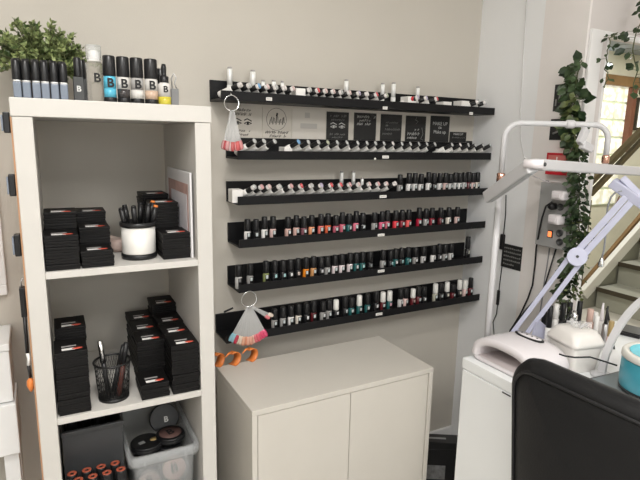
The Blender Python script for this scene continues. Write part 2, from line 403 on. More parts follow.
# white pen holder
hp = K(.252, .085, Z1+S)
t = thing('pen_holder', 'white cylindrical pen holder with black base and black rim', 'pen holder', hp)
MB().lathe([(.041, .0), (.043, .002), (.043, .011), (.040, .013)], seg=32).done('base', BLKP, t)
MB().lathe([(.0395, .0131), (.0405, .015), (.0405, .080), (.038, .080), (.038, .016), (0, .016)], seg=32, capt=False).done('cup', mat('satin white sleeve', (.82, .80, .76), .3, .1, bump=.02), t)
MB().lathe([(.0425, .0801), (.044, .083), (.044, .091), (.040, .092), (.037, .0805)], seg=32, capb=False, capt=False).done('rim', BLKP, t)
for i, (dx, dy, lx, ly, L, redt) in enumerate([(-.024, -.008, -.012, -.004, .112, 0), (-.008, -.018, -.004, -.01, .118, 0), (.004, .012, .004, .004, .12, 0), (.012, -.014, .008, -.006, .122, 0), (.022, .004, .012, .0, .125, 1), (.02, -.016, .014, -.004, .116, 1), (-.016, .014, -.008, .008, .115, 0)]):
    q = thing('marker_pen', f'black cosmetic pen, {nth(i+1)} of the pens in the white holder', 'pen', hp+Vector((dx*.75, dy*.75, .0165)), 0, 'pens in the white holder')
    e = Vector((lx*1.9, ly*1.6, L))
    MB().cyl((0, 0, 0), e*.55, .0055, .006, 10).done('barrel', BLKP, q)
    MB().cyl(e*.552, e*.96, .0066, .0066, 10).done('cap', BLKP, q)
    MB().cyl(e*.962, e, .0064, .005, 10).done('tip', ORANGE if redt else BLKP, q)
# frame leaning on the side panel
t = thing('picture_frame', 'pale framed print leaning against the bookcase side panel', 'picture frame', K(.374, .02, Z1+S), KYAW)
MB().box(-.006, 0, .0, .275, 0, .215, .002).done('frame', mat('pale grey frame', (.68, .67, .68), .4, bump=.02), t)
MB().box(-.0068, -.0061, .018, .255, .0, .185).done('print', mat('dusty rose print', (.42, .27, .24), .6, bump=.05, var=.2, vscale=30), t)
MB().box(-.0076, -.0069, .03, .215, .0, .158).done('mat_board', mat('pale mount', (.62, .60, .63), .5, bump=.02), t)
# crumpled pink packet
f = MB()
for k in range(3): f.lathe([(.0, 0), (.022, .002), (.025, .012+.004*k), (.016, .026+.003*k), (.004, .03)], K(.20+.006*k, .25-.035*k, Z1+S), 9)
tag(f.done('gift_packet', mat('crumpled pink film', (.55, .42, .37), .3, bump=.6, bscale=60)), 'crumpled pinkish film packet behind the white pen holder', 'packet')

# mesh pen cup
cp = K(.171, .060, Z2+S)
t = thing('mesh_pen_cup', 'round black wire mesh pen cup in the middle cubby', 'pen cup', cp)
f = MB(); H = .098
for k in range(44):
    a = 2*PI*k/44; r0, r1 = .0355, .0425
    for s in (1, -1):
        a2 = a+s*.55
        f.tube([(r0*math.cos(a), r0*math.sin(a), .004), ((r0+r1)/2*math.cos((a+a2)/2)*1.01, (r0+r1)/2*math.sin((a+a2)/2)*1.01, H/2), (r1*math.cos(a2), r1*math.sin(a2), H)], .0006, 4)
f.done('mesh_wall', WIRE, t)
MB().tube([(.043*math.cos(2*PI*k/36), .043*math.sin(2*PI*k/36), H) for k in range(36)], .0028, 8, True).done('rim', WIRE, t)
MB().lathe([(.036, 0), (.037, .002), (.037, .007), (0, .007)], seg=30).done('base', WIRE, t)
BRN = mat('red brown barrel', (.13, .035, .025), .3, bump=.02)
for i, (dx, dy, lx, ly, L, m1, m2, nm) in enumerate([(-.012, .004, -.008, .004, .145, BLKP, CHROME, 'slim black lip pen with silver cap'), (.010, -.01, .016, .004, .135, BRN, BLKP, 'red brown lip pencil with black cap'), (.018, .01, .012, .006, .125, BLKP, BLKP, 'plain black pencil'), (.0, .018, .02, .0, .12, BLKP, BLKP, 'black pencil behind the red brown one')]):
    q = thing('lip_pencil', f'{nm}, standing in the wire mesh cup', 'pencil', cp+Vector((dx, dy, .0075)), 0, 'pencils in the mesh cup')
    e = Vector((lx*1.6, ly, L)); MB().cyl((0, 0, 0), e*.6, .006, .006, 10).done('barrel', m1, q); MB().cyl(e*.602, e, .0066, .006, 10).done('cap', m2, q)

# lower cubby
t = thing('storage_bin', 'smoky grey translucent plastic bin in the lower cubby', 'storage bin', K(.118, .10, Z3+S), KYAW)
f = MB(); w, d, h = .072, .25, .262
f.box(-w, w, 0, .003, 0, h).box(-w, w, d-.003, d, 0, h).box(-w, -w+.003, .003, d-.003, 0, h).box(w-.003, w, .003, d-.003, 0, h).box(-w+.003, w-.003, .003, d-.003, 0, .003)
f.done('body', SMOKE, t)
f = MB(); f.box(-w-.003, w+.003, -.006, -.0003, h-.012, h, .002); f.box(w+.0003, w+.004, -.006, d, h-.012, h, .001); f.done('rim', SMOKE, t)
RB = {}
def ring_bottle(loc, label, grp, h=.115):
    if h not in RB:
        RB[h] = (MB().lathe([(.0145, 0), (.0155, .002), (.0155, h*.55), (.0135, h*.58)], seg=16).mesh('body', BLKP),
                 MB().lathe([(.0132, h*.585), (.0132, h-.002), (.0125, h)], seg=16).mesh('cap', BLKP),
                 MB().lathe([(.0045, h+.0002), (.0112, h+.0002), (.0112, h+.0012), (.0045, h+.0012), (.0045, h+.0002)], seg=16, capb=False, capt=False).mesh('orange_ring', mat('dull orange ring', (.38, .085, .045), .5, bump=.02)))
    r = thing('gel_bottle', label, 'bottle', loc, 0, grp)
    for nm, me in zip(('body', 'cap', 'orange_ring'), RB[h]):
        o = bpy.data.objects.new(nm, me); COL.objects.link(o); o.parent = r
zin = Z3+S+.0035
for i, (x, y, zz, hh) in enumerate([(.166, .20, zin, .30), (.07, .145, zin, .288), (.105, .17, zin, .294), (.138, .16, zin, .286)]):
    w_ = ['standing highest near the clear tub', 'nearest the bookcase side panel', 'second from the bookcase side panel', 'third from the bookcase side panel'][i]
    ring_bottle(K(x, y, zz), f'tall black bottle poking out of the smoky bin, {w_}', 'tall black bottles inside the smoky bin', hh)
k = 0
for row, (yy, xs) in enumerate([(.025, (.075, .108, .141, .174)), (.058, (.062, .096, .130, .164))]):
    for x in xs:
        k += 1
        ring_bottle(K(x, yy, Z3+S), f'orange ringed black bottle, {nth(xs.index(x)+1)} from the panel, {["front", "second"][row]} row before the bin', 'black bottles before the smoky bin', .168)
# clear tub with compacts
tx, ty = .2845, .02
t = thing('clear_tub', 'clear plastic tub with thick rim in the lower cubby', 'tub', K(tx, ty, Z3+S), KYAW)
TW, TD, TH = .084, .30, .186
def rr(w, y0, y1, z, r=.02, n=5):
    P = []
    for cx, cy, a0 in ((w-r, y1-r, 0), (-w+r, y1-r, PI/2), (-w+r, y0+r, PI), (w-r, y0+r, 1.5*PI)):
        for i in range(n+1): a = a0+PI/2*i/n; P.append((cx+r*math.cos(a), cy+r*math.sin(a), z))
    return P
f = MB(); f.loft([rr(TW-.010, .010, TD-.01, 0), rr(TW-.002, .002, TD-.002, TH)], True, False); f.loft([rr(TW-.012, .012, TD-.012, .003), rr(TW-.0045, .0045, TD-.0045, TH)], True, False)
f.done('body', CLEARP, t)
f = MB(); f.loft([rr(TW-.0015, .0015, TD-.0015, TH-.020), rr(TW+.0075, -.0075, TD+.004, TH-.022), rr(TW+.0085, -.0085, TD+.005, TH+.004), rr(TW-.002, .002, TD-.002, TH+.006), rr(TW-.002, .002, TD-.002, TH-.0)], False, False)
f.box(-.055, -.051, -.0095, -.008, TH-.02, TH+.004).box(.05, .054, -.0095, -.008, TH-.02, TH+.004)
f.done('rim', CLEARP, t)
def letterB(M, size, nm, m_, par, s='B', bold=.03): return MB().text(s, M, size, .0002, bold=bold*size).done(nm, m_, par)
def compact(loc, label, R, tilt=None, face=POWDER, let=True, hh=.018):
    M = tilt or Matrix.Identity(4)
    q = thing('powder_compact', label, 'compact', loc, 0, 'round black compacts in the clear tub')
    q.rotation_euler = M.to_euler()
    MB().lathe([(R*.96, 0), (R, .002), (R, hh*.5), (R*.98, hh*.52)], seg=32).done('base', BLKP, q)
    MB().lathe([(R*.98, hh*.53), (R, hh*.58), (R, hh-.002), (R*.94, hh)], seg=32).done('lid', BLKP, q)
    if face: MB().lathe([(0, hh+.0002), (R*.78, hh+.0002), (R*.78, hh+.001), (0, hh+.001)], seg=28, capb=False, capt=False).done('window', face, q)
    if let: letterB(T(0, 0, hh+.0014), R*.9, 'letter', INK, q)
    return q
zt = Z3+S+.0035
front = RX(math.radians(66))
compact(K(tx+.028, .072, zt+.104), 'black compact with pink powder window and B, against the tub front', .040, RZ(KYAW) @ front)
compact(K(tx-.038, .070, zt+.084), 'second compact with faded letter, low against the tub front', .036, RZ(KYAW) @ front, mat('dim pink powder', (.33, .25, .22), .7, bump=.1))
compact(K(tx-.03, .135, zt+.142), 'flat black compact with small gold sticker lying in the clear tub', .043, RZ(.3), None, False)
o = [x for x in bpy.data.objects if x.name.startswith('powder_compact')][-1]
MB().lathe([(0, .0182), (.010, .0182), (.010, .0188), (0, .0188)], (.022, -.004, 0), 16, Matrix.Diagonal((1.3, .9, 1, 1)), capb=False, capt=False).done('gold_sticker', GOLDP, o)
MB().box(-.022, -.006, -.006, .006, .0182, .0188).done('white_print', mat('dull white print', (.3, .3, .3), .6, bump=.02), o)
compact(K(tx+.036, .135, zt+.152), 'black compact with dusky powder window lying flat in the tub', .040, RZ(.2), mat('dusky powder', (.14, .075, .065), .6, bump=.1))
q = compact(K(tx+.03, .200, zt+.185), 'upright black compact propped at the rear of the tub', .042, RZ(KYAW) @ RX(math.radians(72)), None, False)
letterB(T(.004, -.004, .0186), .022, 'letter', CHALK, q)
compact(K(tx-.02, .20, zt+.10), 'black compact buried below the others in the tub', .04, None, None, False)
compact(K(tx+.03, .14, zt+.122), 'plain black compact under the dusky one', .04, None, None, False)
for i in range(3): compact(K(tx+(-.035, .035, .0)[i], (.13, .13, .2)[i], zt+(.0, .0, .02)[i]), f'plain black compact at the tub bottom, {("nearest the smoky bin", "nearest the far side panel", "rearmost")[i]}', .034, None, None, False, .12 if i < 2 else .1)

# ---------- on top of the bookcase
ZT = 1.47+S
t = thing('potted_plant', 'small bushy green boxwood plant on top of the bookcase', 'plant', K(.066, .27, ZT))
MB().lathe([(.035, 0), (.047, .07), (.05, .075), (.045, .075), (.042, .06), (0, .06)], seg=24).done('pot', SOIL, t)
f = MB(); g = MB()
for i in range(210):
    th = rnd.uniform(0, 2*PI); ph = math.acos(rnd.uniform(-.15, 1)); R = rnd.uniform(.085, .122)
    tip = Vector((math.cos(th)*math.sin(ph)*R*1.08, math.sin(th)*math.sin(ph)*R*.9, .085+math.cos(ph)*R*1.0+rnd.uniform(-.015, .018)))
    base = Vector((tip.x*.12, tip.y*.12, .06)); pts = [base.lerp(tip, q)+Vector((0, 0, .02*math.sin(q*PI))) for q in (0, .4, .75, 1)]
    g.tube(pts, .0012, 4)
    for k in range(15):
        q = rnd.uniform(.35, 1); p = base.lerp(tip, q)+Vector((0, 0, .02*math.sin(q*PI)))
        d = (tip-base).normalized()*.6+Vector((rnd.gauss(0, .7), rnd.gauss(0, .7), rnd.gauss(.2, .6)))
        f.leaf(p, d, Vector((rnd.gauss(0, 1), rnd.gauss(0, 1), 1)), rnd.uniform(.010, .017), rnd.uniform(.007, .0105))
f.done('foliage', LEAF_BOX, t); g.done('stems', STEM, t)
# slim vials, six columns by four rows
VB = MB().box(-.0078, .0078, -.0078, .0078, 0, .033, .002).mesh('vial', BLUEBODY)
VN = MB().lathe([(.0076, .0332), (.0076, .0362)], seg=12).mesh('collar', SILVERC)
VC = MB().lathe([(.0080, .0364), (.0084, .038), (.0082, .0745), (.0070, .076)], seg=14).mesh('cap', BLKP)
VG = MB().box(-.0028, -.0012, -.0080, -.0072, .048, .079).mesh('cap_shine', SILVERC)
ROWN = ['front row', 'second row', 'third row', 'rear row']
for r_ in range(4):
    for c in range(6):
        q = thing('gloss_vial', f'slim black capped vial, {nth(c+1)} from the bookcase edge, {ROWN[r_]}', 'vial', K(.016+.0176*c+rnd.uniform(-.0005, .0005), .030+.0185*r_, ZT+(.0 if r_ == 0 else .006)), KYAW, 'slim vials before the plant')
        if r_: q.location.z = ZT
        for nm, me in (('vial', VB), ('collar', VN), ('cap', VC)):
            o = bpy.data.objects.new(nm, me); COL.objects.link(o); o.parent = q
            if r_: o.scale.z = 1.0+.045*r_
# dark cartons beside the vials
for i, y in enumerate((.055, .085, .115)):
    q = thing('gloss_carton', ['dark grey boxed gloss with white B beside the vials', 'dark grey boxed gloss behind the one with B', 'dark grey boxed gloss rearmost beside the vials'][i], 'box', K(.1345+.011*i, y+.01*i, ZT), KYAW, 'dark boxed glosses')
    MB().box(-.0105, .0105, -.011, .011, 0, .052, .001).done('carton', GREYB, q)
    MB().lathe([(.008, .0521), (.0082, .055), (.0078, .092), (.0065, .094)], seg=14).done('cap', BLKP, q)
    if i == 0: letterB(basis((0, -.0113, .026), (1, 0, 0), (0, 0, 1)), .017, 'letter', CHALK, q)
def rbottle(loc, r, h, mat_, prof=None): pass
# tall clear spray bottle
q = thing('spray_bottle', 'tall clear spray bottle with clear cap on the bookcase', 'bottle', K(.170, .062, ZT))
MB().lathe([(.0165, 0), (.0175, .002), (.0175, .085), (.015, .088)], seg=24).done('body', CLEAR, q)
MB().lathe([(.0145, .0882), (.0145, .092), (.011, .093), (.011, .11), (.006, .113)], seg=20).done('sprayer', WLABEL, q)
MB().lathe([(.0165, .0925), (.0165, .122), (.015, .124), (0, .124)], seg=24, capb=False).done('cap', CLEARP, q)
letterB(basis((.003, -.0180, .052), (1, 0, 0), (0, 0, 1)), .027, 'letter', INK, q)
# four round bottles
SKYB = mat('sky blue liquid', (.10, .45, .62), .2, bump=.01)
PALE = mat('pale clear liquid', (.62, .60, .57), .15, bump=.01)
GREYL = mat('greyish clear liquid', (.38, .37, .36), .15, bump=.01)
BEIGE = mat('beige liquid', (.55, .40, .30), .2, bump=.01)
DLIQ = mat('charcoal liquid', (.05, .045, .045), .2, bump=.01)
for i, (x, m1, m2, nm) in enumerate([(.1985, SKYB, SKYB, 'sky blue'), (.2275, PALE, DLIQ, 'clear and charcoal'), (.2570, GREYL, PALE, 'grey tinted'), (.2885, PALE, BEIGE, 'clear and beige')]):
    R = .0136+.0005*i; hb = .055
    q = thing('nail_liquid_bottle', f'{nm} round bottle with black cap and black B on top of the bookcase', 'bottle', K(x, .036, ZT), KYAW, 'lettered bottles on the bookcase top')
    MB().lathe([(R, 0), (R+.0003, .001), (R+.0003, .010), (R, .0105)], seg=22).done('base', BLKP, q)
    MB().lathe([(R-.0003, .0106), (R-.0003, .030)], seg=22).done('lower_body', m2, q)
    MB().lathe([(R-.0003, .0301), (R-.0003, hb), (R-.003, hb+.002)], seg=22).done('upper_body', m1, q)
    MB().lathe([(R-.0006, hb+.0022), (R+.0002, hb+.004), (R-.0004, hb+.044), (R-.002, hb+.046)], seg=22).done('cap', BLKP, q)
    letterB(basis((.0, -R-.0008, .041), (1, 0, 0), (0, 0, 1)), .027, 'letter', INK, q)
q = thing('dropper_bottle', 'small clear dropper bottle with yellow oil and black bulb', 'bottle', K(.3175, .032, ZT), KYAW)
MB().lathe([(.0138, 0), (.0145, .001), (.0145, .018)], seg=22).done('oil', mat('yellow oil', (.55, .47, .05), .15, bump=.01), q)
MB().lathe([(.0145, .0181), (.0145, .046), (.010, .050)], seg=22).done('body', PALE, q)
MB().lathe([(.0102, .0502), (.0105, .052), (.0105, .064), (.006, .066), (.0055, .072), (.0062, .084), (.0045, .092)], seg=18).done('dropper_cap', BLKP, q)
letterB(basis((0, -.0152, .034), (1, 0, 0), (0, 0, 1)), .020, 'letter', INK, q)
q = thing('dark_bottle', 'black capped clear bottle behind the dropper bottle', 'bottle', K(.318, .075, ZT), KYAW)
MB().lathe([(.013, 0), (.0135, .001), (.0135, .045), (.011, .048)], seg=20).done('body', GREYL, q)
MB().lathe([(.0122, .0485), (.0125, .052), (.0118, .084), (.010, .086)], seg=20).done('cap', BLKP, q)
q = thing('clipper_tin', 'small grey tin holding silver nail clippers beside the dropper bottle', 'tin', K(.345, .055, ZT), KYAW)
MB().box(-.009, .009, -.009, .009, 0, .04, .001).done('tin', mat('grey tin', (.2, .2, .2), .4, .3, bump=.02), q)
f = MB(); f.tube([(-.004, 0, .040), (-.006, .0, .062), (0, 0, .076), (.006, 0, .066), (.001, 0, .052), (.007, 0, .040)], .0013, 6); f.done('clipper', STEEL, q)

# ---------- on the outer side of the bookcase
def side_clip(px, pa, pb, label, yy):
    a, b = at(px, pa, y=yy), at(px, pb, y=yy)
    xk = K(0, yy-KO.y).x
    t = thing('side_clip', label, 'clip', (xk-.0018, yy, b.z), KYAW, 'black clips on the bookcase side')
    MB().box(-.013, -.0005, -.010, .010, 0, a.z-b.z, .002).done('holder', BLKP, t)
    MB().box(-.017, -.0135, -.008, .012, .004, a.z-b.z-.006, .001).done('face', mat('blue grey face', (.22, .25, .30), .4, bump=.02), t)
side_clip(5, 112, 133, 'black clip highest on the outer side of the bookcase', -.385)
side_clip(11, 174, 196, 'second highest black clip on the outer side of the bookcase', -.385)
side_clip(16, 234, 256, 'third black clip down the outer side of the bookcase', -.385)
a, b = at(23, 287, y=-.385), at(27, 316, y=-.385); xk = K(0, .026).x-.002
t = thing('cuff_holder', 'wide black holder low on the outer side of the bookcase', 'holder', (xk, -.385, b.z), KYAW)
MB().box(-.012, -.0005, -.010, .012, 0, a.z-b.z, .002).done('holder', BLKP, t)
MB().tube([(-.006, .0, a.z-b.z), (-.008, 0, a.z-b.z+.012), (-.003, 0, a.z-b.z+.02)], .0015, 6).done('hook', STEEL, t)
a, b = at(26, 314, y=-.388), at(31, 397, y=-.388)
t = thing('hanging_brush', 'slim black brush with orange bead hanging by the bookcase side', 'brush', (xk-.006, -.392, a.z))
L = a.z-b.z
MB().tube([(0, 0, -.004), (-.001, 0, -L*.45)], .004, 8).done('strap', BLKP, t)
MB().tube([(-.001, 0, -L*.455), (.001, 0, -L*.52), (-.001, 0, -L*.6)], .0035, 8).done('white_collar', SILVERC, t)
MB().tube([(-.001, 0, -L*.605), (.0005, 0, -L*.75)], .0035, 8).done('handle', BLKP, t)
MB().lathe([(.002, 0), (.0075, -.006), (.0085, -.018), (.005, -.028), (.002, -.034)], (0, 0, -L*.755), 12).done('bead', ORANGE, t)
# picture on the wall and dressing table at the edge
a, b = at(8, 294, y=-.01), at(2, 170, y=-.01)
t = thing('white_picture_frame', 'white framed picture on the wall behind the bookcase side', 'picture frame', (a.x-.2, 0, a.z))
f = MB(); f.box(-.2, .2, -.02, -.001, 0, .03, .003).box(-.2, -.17, -.02, -.001, .03, .52, .003).box(.17, .2, -.02, -.001, .03, .52, .003).box(-.2, .2, -.02, -.001, .52, .55, .003)
f.done('frame', TRIM, t); MB().box(-.17, .17, -.008, -.001, .03, .52).done('print', KRAFT, t)
zt_ = .85; yb = -.012; yf = -.175
a = at(14, 325, y=yb); xr = at(15, 345, y=yf).x-.013; zt_ = at(14, 343, y=yf).z
zm, zl = at(18, 401, y=yf).z, at(19, 452, y=yf).z
t = thing('vanity_table', 'white vanity table with drawer in front of the wall picture', 'table', (xr-.35, (yf-.02)/2, 0))
oy = -(yf-.02)/2
f = MB().box(-.35, .35, yf+oy, -.012+oy, zt_-.02, zt_, .003); f.done('top', DWHITE, t)
MB().box(-.345, .348, yf+.004+oy, -.04+oy, zm, zt_-.0205, .003).done('upper_drawer', DWHITE, t)
MB().box(-.34, .353, yf-.008+oy, -.04+oy, zl, zm-.003, .003).done('lower_drawer', DWHITE, t)
for sx in (-.33, .33): MB().box(sx-.018, sx+.018, yf+.01+oy, yf+.046+oy, 0, zl-.0005, .002).done('leg', DWHITE, t)
for sx in (-.33, .33): MB().box(sx-.018, sx+.018, -.08+oy, -.044+oy, 0, zl-.0005, .002).done('leg', DWHITE, t)

# ------------------------------------------------------------------ low cabinet
CX0, CX1, CY0, CY1, CH = .507, 1.143, -.457, -.142, .6686
t = thing('cabinet', 'low white two door cabinet below the polish ledges', 'cabinet', (CX0, CY0, 0))
w, d = CX1-CX0, CY1-CY0
MB().box(0, w, 0, d, CH-.016, CH, .0012).done('top_panel', CREAM, t)
MB().box(0, .016, 0, d, 0, CH-.0162, .0012).done('side_panel', CREAM, t); MB().box(w-.016, w, 0, d, 0, CH-.0162, .0012).done('side_panel', CREAM, t)
MB().box(.0162, w-.0162, .02, d, 0, .016).done('bottom_panel', CREAM, t); MB().box(.0162, w-.0162, d-.006, d-.001, .0165, CH-.0165).done('back_panel', CREAM, t)
MB().box(.0185, w/2-.0012, .003, .019, .004, CH-.0185, .001).done('door', CREAM, t); MB().box(w/2+.0012, w-.0185, .003, .019, .004, CH-.0185, .001).done('door', CREAM, t)
# orange curls on the cabinet
for i, (px, py, rz, hh) in enumerate([(218, 366, .7, .026), (234, 364.5, .55, .030), (251, 360.5, .5, .027)]):
    p = at(px, py, z=CH)
    t = thing('orange_curl', ['curled orange nail form half hidden by the bookcase', 'curled orange nail form, middle one on the cabinet', 'curled orange nail form nearest the swatch ring'][i], 'nail form', (p.x-.002, p.y, CH+.0005), rz, 'curled orange nail forms')
    t.scale = (1.3, 1.3, 1.3)
    ring = []
    N = 18
    for k in range(N+1):
        a = -.62*PI+1.30*PI*k/N; R = .017; tap = 1 if k < N*.75 else 1-.55*(k-N*.75)/(N*.25)
        c_, s_ = math.cos(a), math.sin(a); zc = .0168
        ring.append([(R*c_*1.05, -.011*tap, zc+R*s_), (R*c_*1.05, .011*tap, zc+R*s_), ((R-.0016)*c_*1.05, .011*tap, zc+(R-.0016)*s_), ((R-.0016)*c_*1.05, -.011*tap, zc+(R-.0016)*s_)])
    MB().loft(ring).done('band', ORANGE, t)
    MB().tube([(-.006, 0, .0335), (-.018, 0, .036), (-.030, .0, .030)], lambda q: .004*(1-.6*q), 8).done('tail', ORANGE, t)

# ------------------------------------------------------------------ wall ledges
LD, LIP, LB = .1182, .0275, .0671
LEDGES = [(.544, 1.683, 1.509), (.5945, 1.6825, 1.3308), (.594, 1.681, 1.1875), (.597, 1.682, 1.0483), (.5946, 1.682, .8982), (.5494, 1.683, .7306)]
LN = ['top ledge', 'second ledge down', 'third ledge down', 'fourth ledge down', 'fifth ledge down', 'lowest ledge']
LTAG = [[(269, 99, .02), (385, 108, .02), (471, 113.5, .018)], [(385.5, 157, .028)], [(383, 196.5, .03)], [(381, 235, .03)], [(381, 271, .03)], [(379, 314, .03)]]
for i, (x0, x1, zb) in enumerate(LEDGES):
    t = thing('wall_ledge', f'long black picture ledge on the wall, {LN[i]} of six', 'ledge', (x0, 0, zb), 0, 'black picture ledges')
    w = x1-x0
    MB().box(0, w, -.008, -.0005, .0, LB, .0008).done('back_panel', BLACK, t)
    MB().box(0, w, -LD+.006, -.0082, 0, .006, .0006).done('base', BLACK, t)
    MB().box(0, w, -LD, -LD+.0058, 0, LIP, .0008).done('front_lip', BLACK, t)
    for (px, py, tw) in LTAG[i]:
        p = at(px, py, y=-LD); g = MB().box(p.x-x0-tw/2, p.x-x0+tw/2, -LD-.0012, -LD-.0001, p.z-zb-.005, p.z-zb+.005).done('price_tag', TAGM, t)
        f = MB()
        for k in range(4): f.box(p.x-x0-tw*.36+k*tw*.2, p.x-x0-tw*.36+k*tw*.2+tw*.11, -LD-.0015, -LD-.0012, p.z-zb-.0022, p.z-zb+.0022)
        f.done('print', GLABEL, g)
    if i == 1:
        p = at(375, 159, y=-LD); MB().lathe([(0, 0), (.0045, 0), (.0045, .001), (0, .001)], (p.x-x0, -LD-.0001, p.z-zb), 12, RX(PI/2), capb=False, capt=False).done('round_sticker', TAGM, t)

# ---- upright nail polish
POL = {}
def cmat(c):
    k = 'polish %.3f %.3f %.3f' % c
    return mat(k, c, .18, bump=.01, coat=.3)
BCOL = dict(black=(.014, .014, .016), white=(.78, .76, .74), cream=(.72, .66, .58), pale=(.70, .50, .47), beigepink=(.62, .40, .35), mauve=(.22, .09, .11), peach=(.80, .33, .17), coral=(.80, .20, .17),
            orangered=(.75, .14, .06), pink=(.75, .19, .27), rose=(.55, .12, .17), teal=(.02, .11, .11), grey=(.33, .32, .31), hotpink=(.85, .16, .28), brightred=(.80, .05, .07), darkred=(.25, .02, .035),
            hotcoral=(.88, .12, .12), crimson=(.42, .012, .04), olive=(.22, .25, .10), orange=(.85, .26, .02), tan=(.60, .30, .12), pinkwhite=(.80, .70, .71), silver=(.55, .54, .53), maroon=(.11, .015, .02), clear=(.45, .44, .36))
CNAME = dict(pale='pale pink', beigepink='beige pink', orangered='orange red', hotpink='hot pink', brightred='bright red', darkred='dark red', hotcoral='hot coral', pinkwhite='pinkish white', clear='clear')
CAPM = MB().lathe([(.0096, .0402), (.0110, .042), (.0101, .076), (.0084, .0785)], seg=16).mesh('cap', BLKP)
WCAPM = MB().lathe([(.0096, .0402), (.0110, .042), (.0101, .076), (.0084, .0785)], seg=16).mesh('cap', mat('white cap plastic', (.80, .79, .75), .35, bump=.02))
def arc_patch(r, a0, a1, z0, z1, n=8, th=.0004):
    f = MB(); ring = []
    for k in range(n+1):
        a = a0+(a1-a0)*k/n; c_, s_ = math.cos(a), math.sin(a)
        ring.append([(r*c_, r*s_, z0), ((r+th)*c_, (r+th)*s_, z0), ((r+th)*c_, (r+th)*s_, z1), (r*c_, r*s_, z1)])
    return f.loft(ring, smooth=False)
WRAP = arc_patch(.0118, -1.95, .6, .004, .036).mesh('wrap_label', BLKBOX)
DOTS = {}
def dot_mesh(c):
    if c not in DOTS:
        DOTS[c] = arc_patch(.0123, -1.80, -1.15, .0235, .0345, 5, .0005).mesh('round_sticker', cmat(c))
    return DOTS[c]
def upright(ledge, px, c, dotc=(.55, .60, .60), h=1.0, white=False, yy=None, idx=1, lab=None, rot=0):
    x0, x1, zb = LEDGES[ledge]; yy = yy if yy is not None else -.088
    x = at(px, 240, y=yy).x; zf = zb+.0065
    # the column of the photo meets the ledge at its own height
    for _ in range(3):
        p = np.array([x, yy, zf+.05])-CAM; v = p @ CU/(p @ _f); x = at(px, 240-v*FPX, y=yy).x
    if x > x1-.012: x = x1-.012
    if c not in POL: POL[c] = MB().lathe([(.0108, 0), (.0117, .002), (.0117, .036), (.0085, .040)], seg=18).mesh('bottle', cmat(BCOL[c]))
    nm = CNAME.get(c, c); cap = 'white' if white else 'black'
    q = thing('nail_polish', lab or f'{nm} polish bottle with {cap} cap, {nth(idx)} upright from the bookcase end, {LN[ledge]}', 'nail polish', (x, yy, zf), rot, f'upright polish bottles on the {LN[ledge]}')
    for n_, me in (('bottle', POL[c]), ('cap', WCAPM if white else CAPM), ('wrap_label', WRAP), ('round_sticker', dot_mesh(dotc))):
        o = bpy.data.objects.new(n_, me); COL.objects.link(o); o.parent = q
        if n_ == 'cap': o.scale.z = 1.0; o.location.z = 0
    q.scale = (1, 1, h)
    return q
LASTX = {}
def row(ledge, items, **kw):
    last = -9; n = 0
    for it in items:
        n += 1; px, c = it[0], it[1]; o = it[2] if len(it) > 2 else {}
        q = upright(ledge, px, c, idx=n, rot=rnd.uniform(-.25, .15), h=o.get('h', rnd.uniform(.98, 1.06)), white=o.get('w', False), dotc=o.get('d', (.55, .60, .60)), yy=o.get('y', kw.get('y')))
        if q.location.x-last < .0246: q.location.x = last+.0246
        last = q.location.x
    return
D1 = (.42, .66, .66); D2 = (.70, .70, .70)
row(3, [(247.5, 'white'), (256, 'black'), (264.5, 'white', dict(h=1.1)), (273, 'pale', dict(h=1.1)), (288, 'beigepink', dict(h=1.03)), (296.3, 'beigepink', dict(h=1.08)), (304, 'mauve'), (311.7, 'peach', dict(h=1.05)), (321, 'coral', dict(h=1.08)), (328, 'orangered', dict(h=1.08)), (336, 'rose'), (342.3, 'rose', dict(h=1.1)),
        (349, 'teal'), (356, 'pink', dict(h=1.12)), (362.7, 'black'), (374.4, 'grey'), (382, 'hotpink', dict(h=1.03)), (387.3, 'rose', dict(h=1.07)), (395.7, 'brightred'), (402.2, 'darkred', dict(h=1.05)), (408.6, 'hotcoral', dict(h=1.05)), (419, 'crimson', dict(h=1.12)), (426, 'grey', dict(h=1.05)), (432, 'darkred', dict(h=1.08)), (440.6, 'maroon', dict(h=1.06)), (448.6, 'cream', dict(h=1.05)), (457.2, 'pale', dict(h=1.05))], y=-.080)
row(4, [(238.5, 'silver', dict(d=(.2, .2, .2))), (250, 'grey', dict(h=1.02)), (266, 'olive', dict(h=1.08)), (274.8, 'black', dict(d=D1)), (283, 'black', dict(d=D1)), (290.5, 'black', dict(d=D2)), (298, 'black', dict(d=(.55, .45, .40))), (306, 'orange', dict(h=1.05)), (313.5, 'tan', dict(h=1.08)), (321, 'black', dict(d=D2)), (327.5, 'grey', dict(h=.98)), (335, 'pinkwhite', dict(h=1.04)), (342, 'pinkwhite', dict(h=1.04)), (350, 'pinkwhite', dict(h=1.06)),
        (356.3, 'teal'), (362.5, 'teal', dict(d=D1)), (370, 'black', dict(d=(.25, .27, .27))), (383, 'grey', dict(h=1.04)), (390.5, 'black', dict(d=D1)), (395.3, 'teal', dict(h=1.05, d=D2)), (401.3, 'black', dict(h=1.06, d=D1)), (408.3, 'teal', dict(h=1.06, d=D1)), (415.5, 'grey', dict(d=D2)), (423.6, 'silver', dict(d=D2)), (433.2, 'white', dict(d=D2)), (439.2, 'black', dict(h=1.07, d=D2)), (445, 'grey'), (451, 'silver'), (467.5, 'black', dict(h=1.32, d=(.45, .45, .4)))], y=-.082)
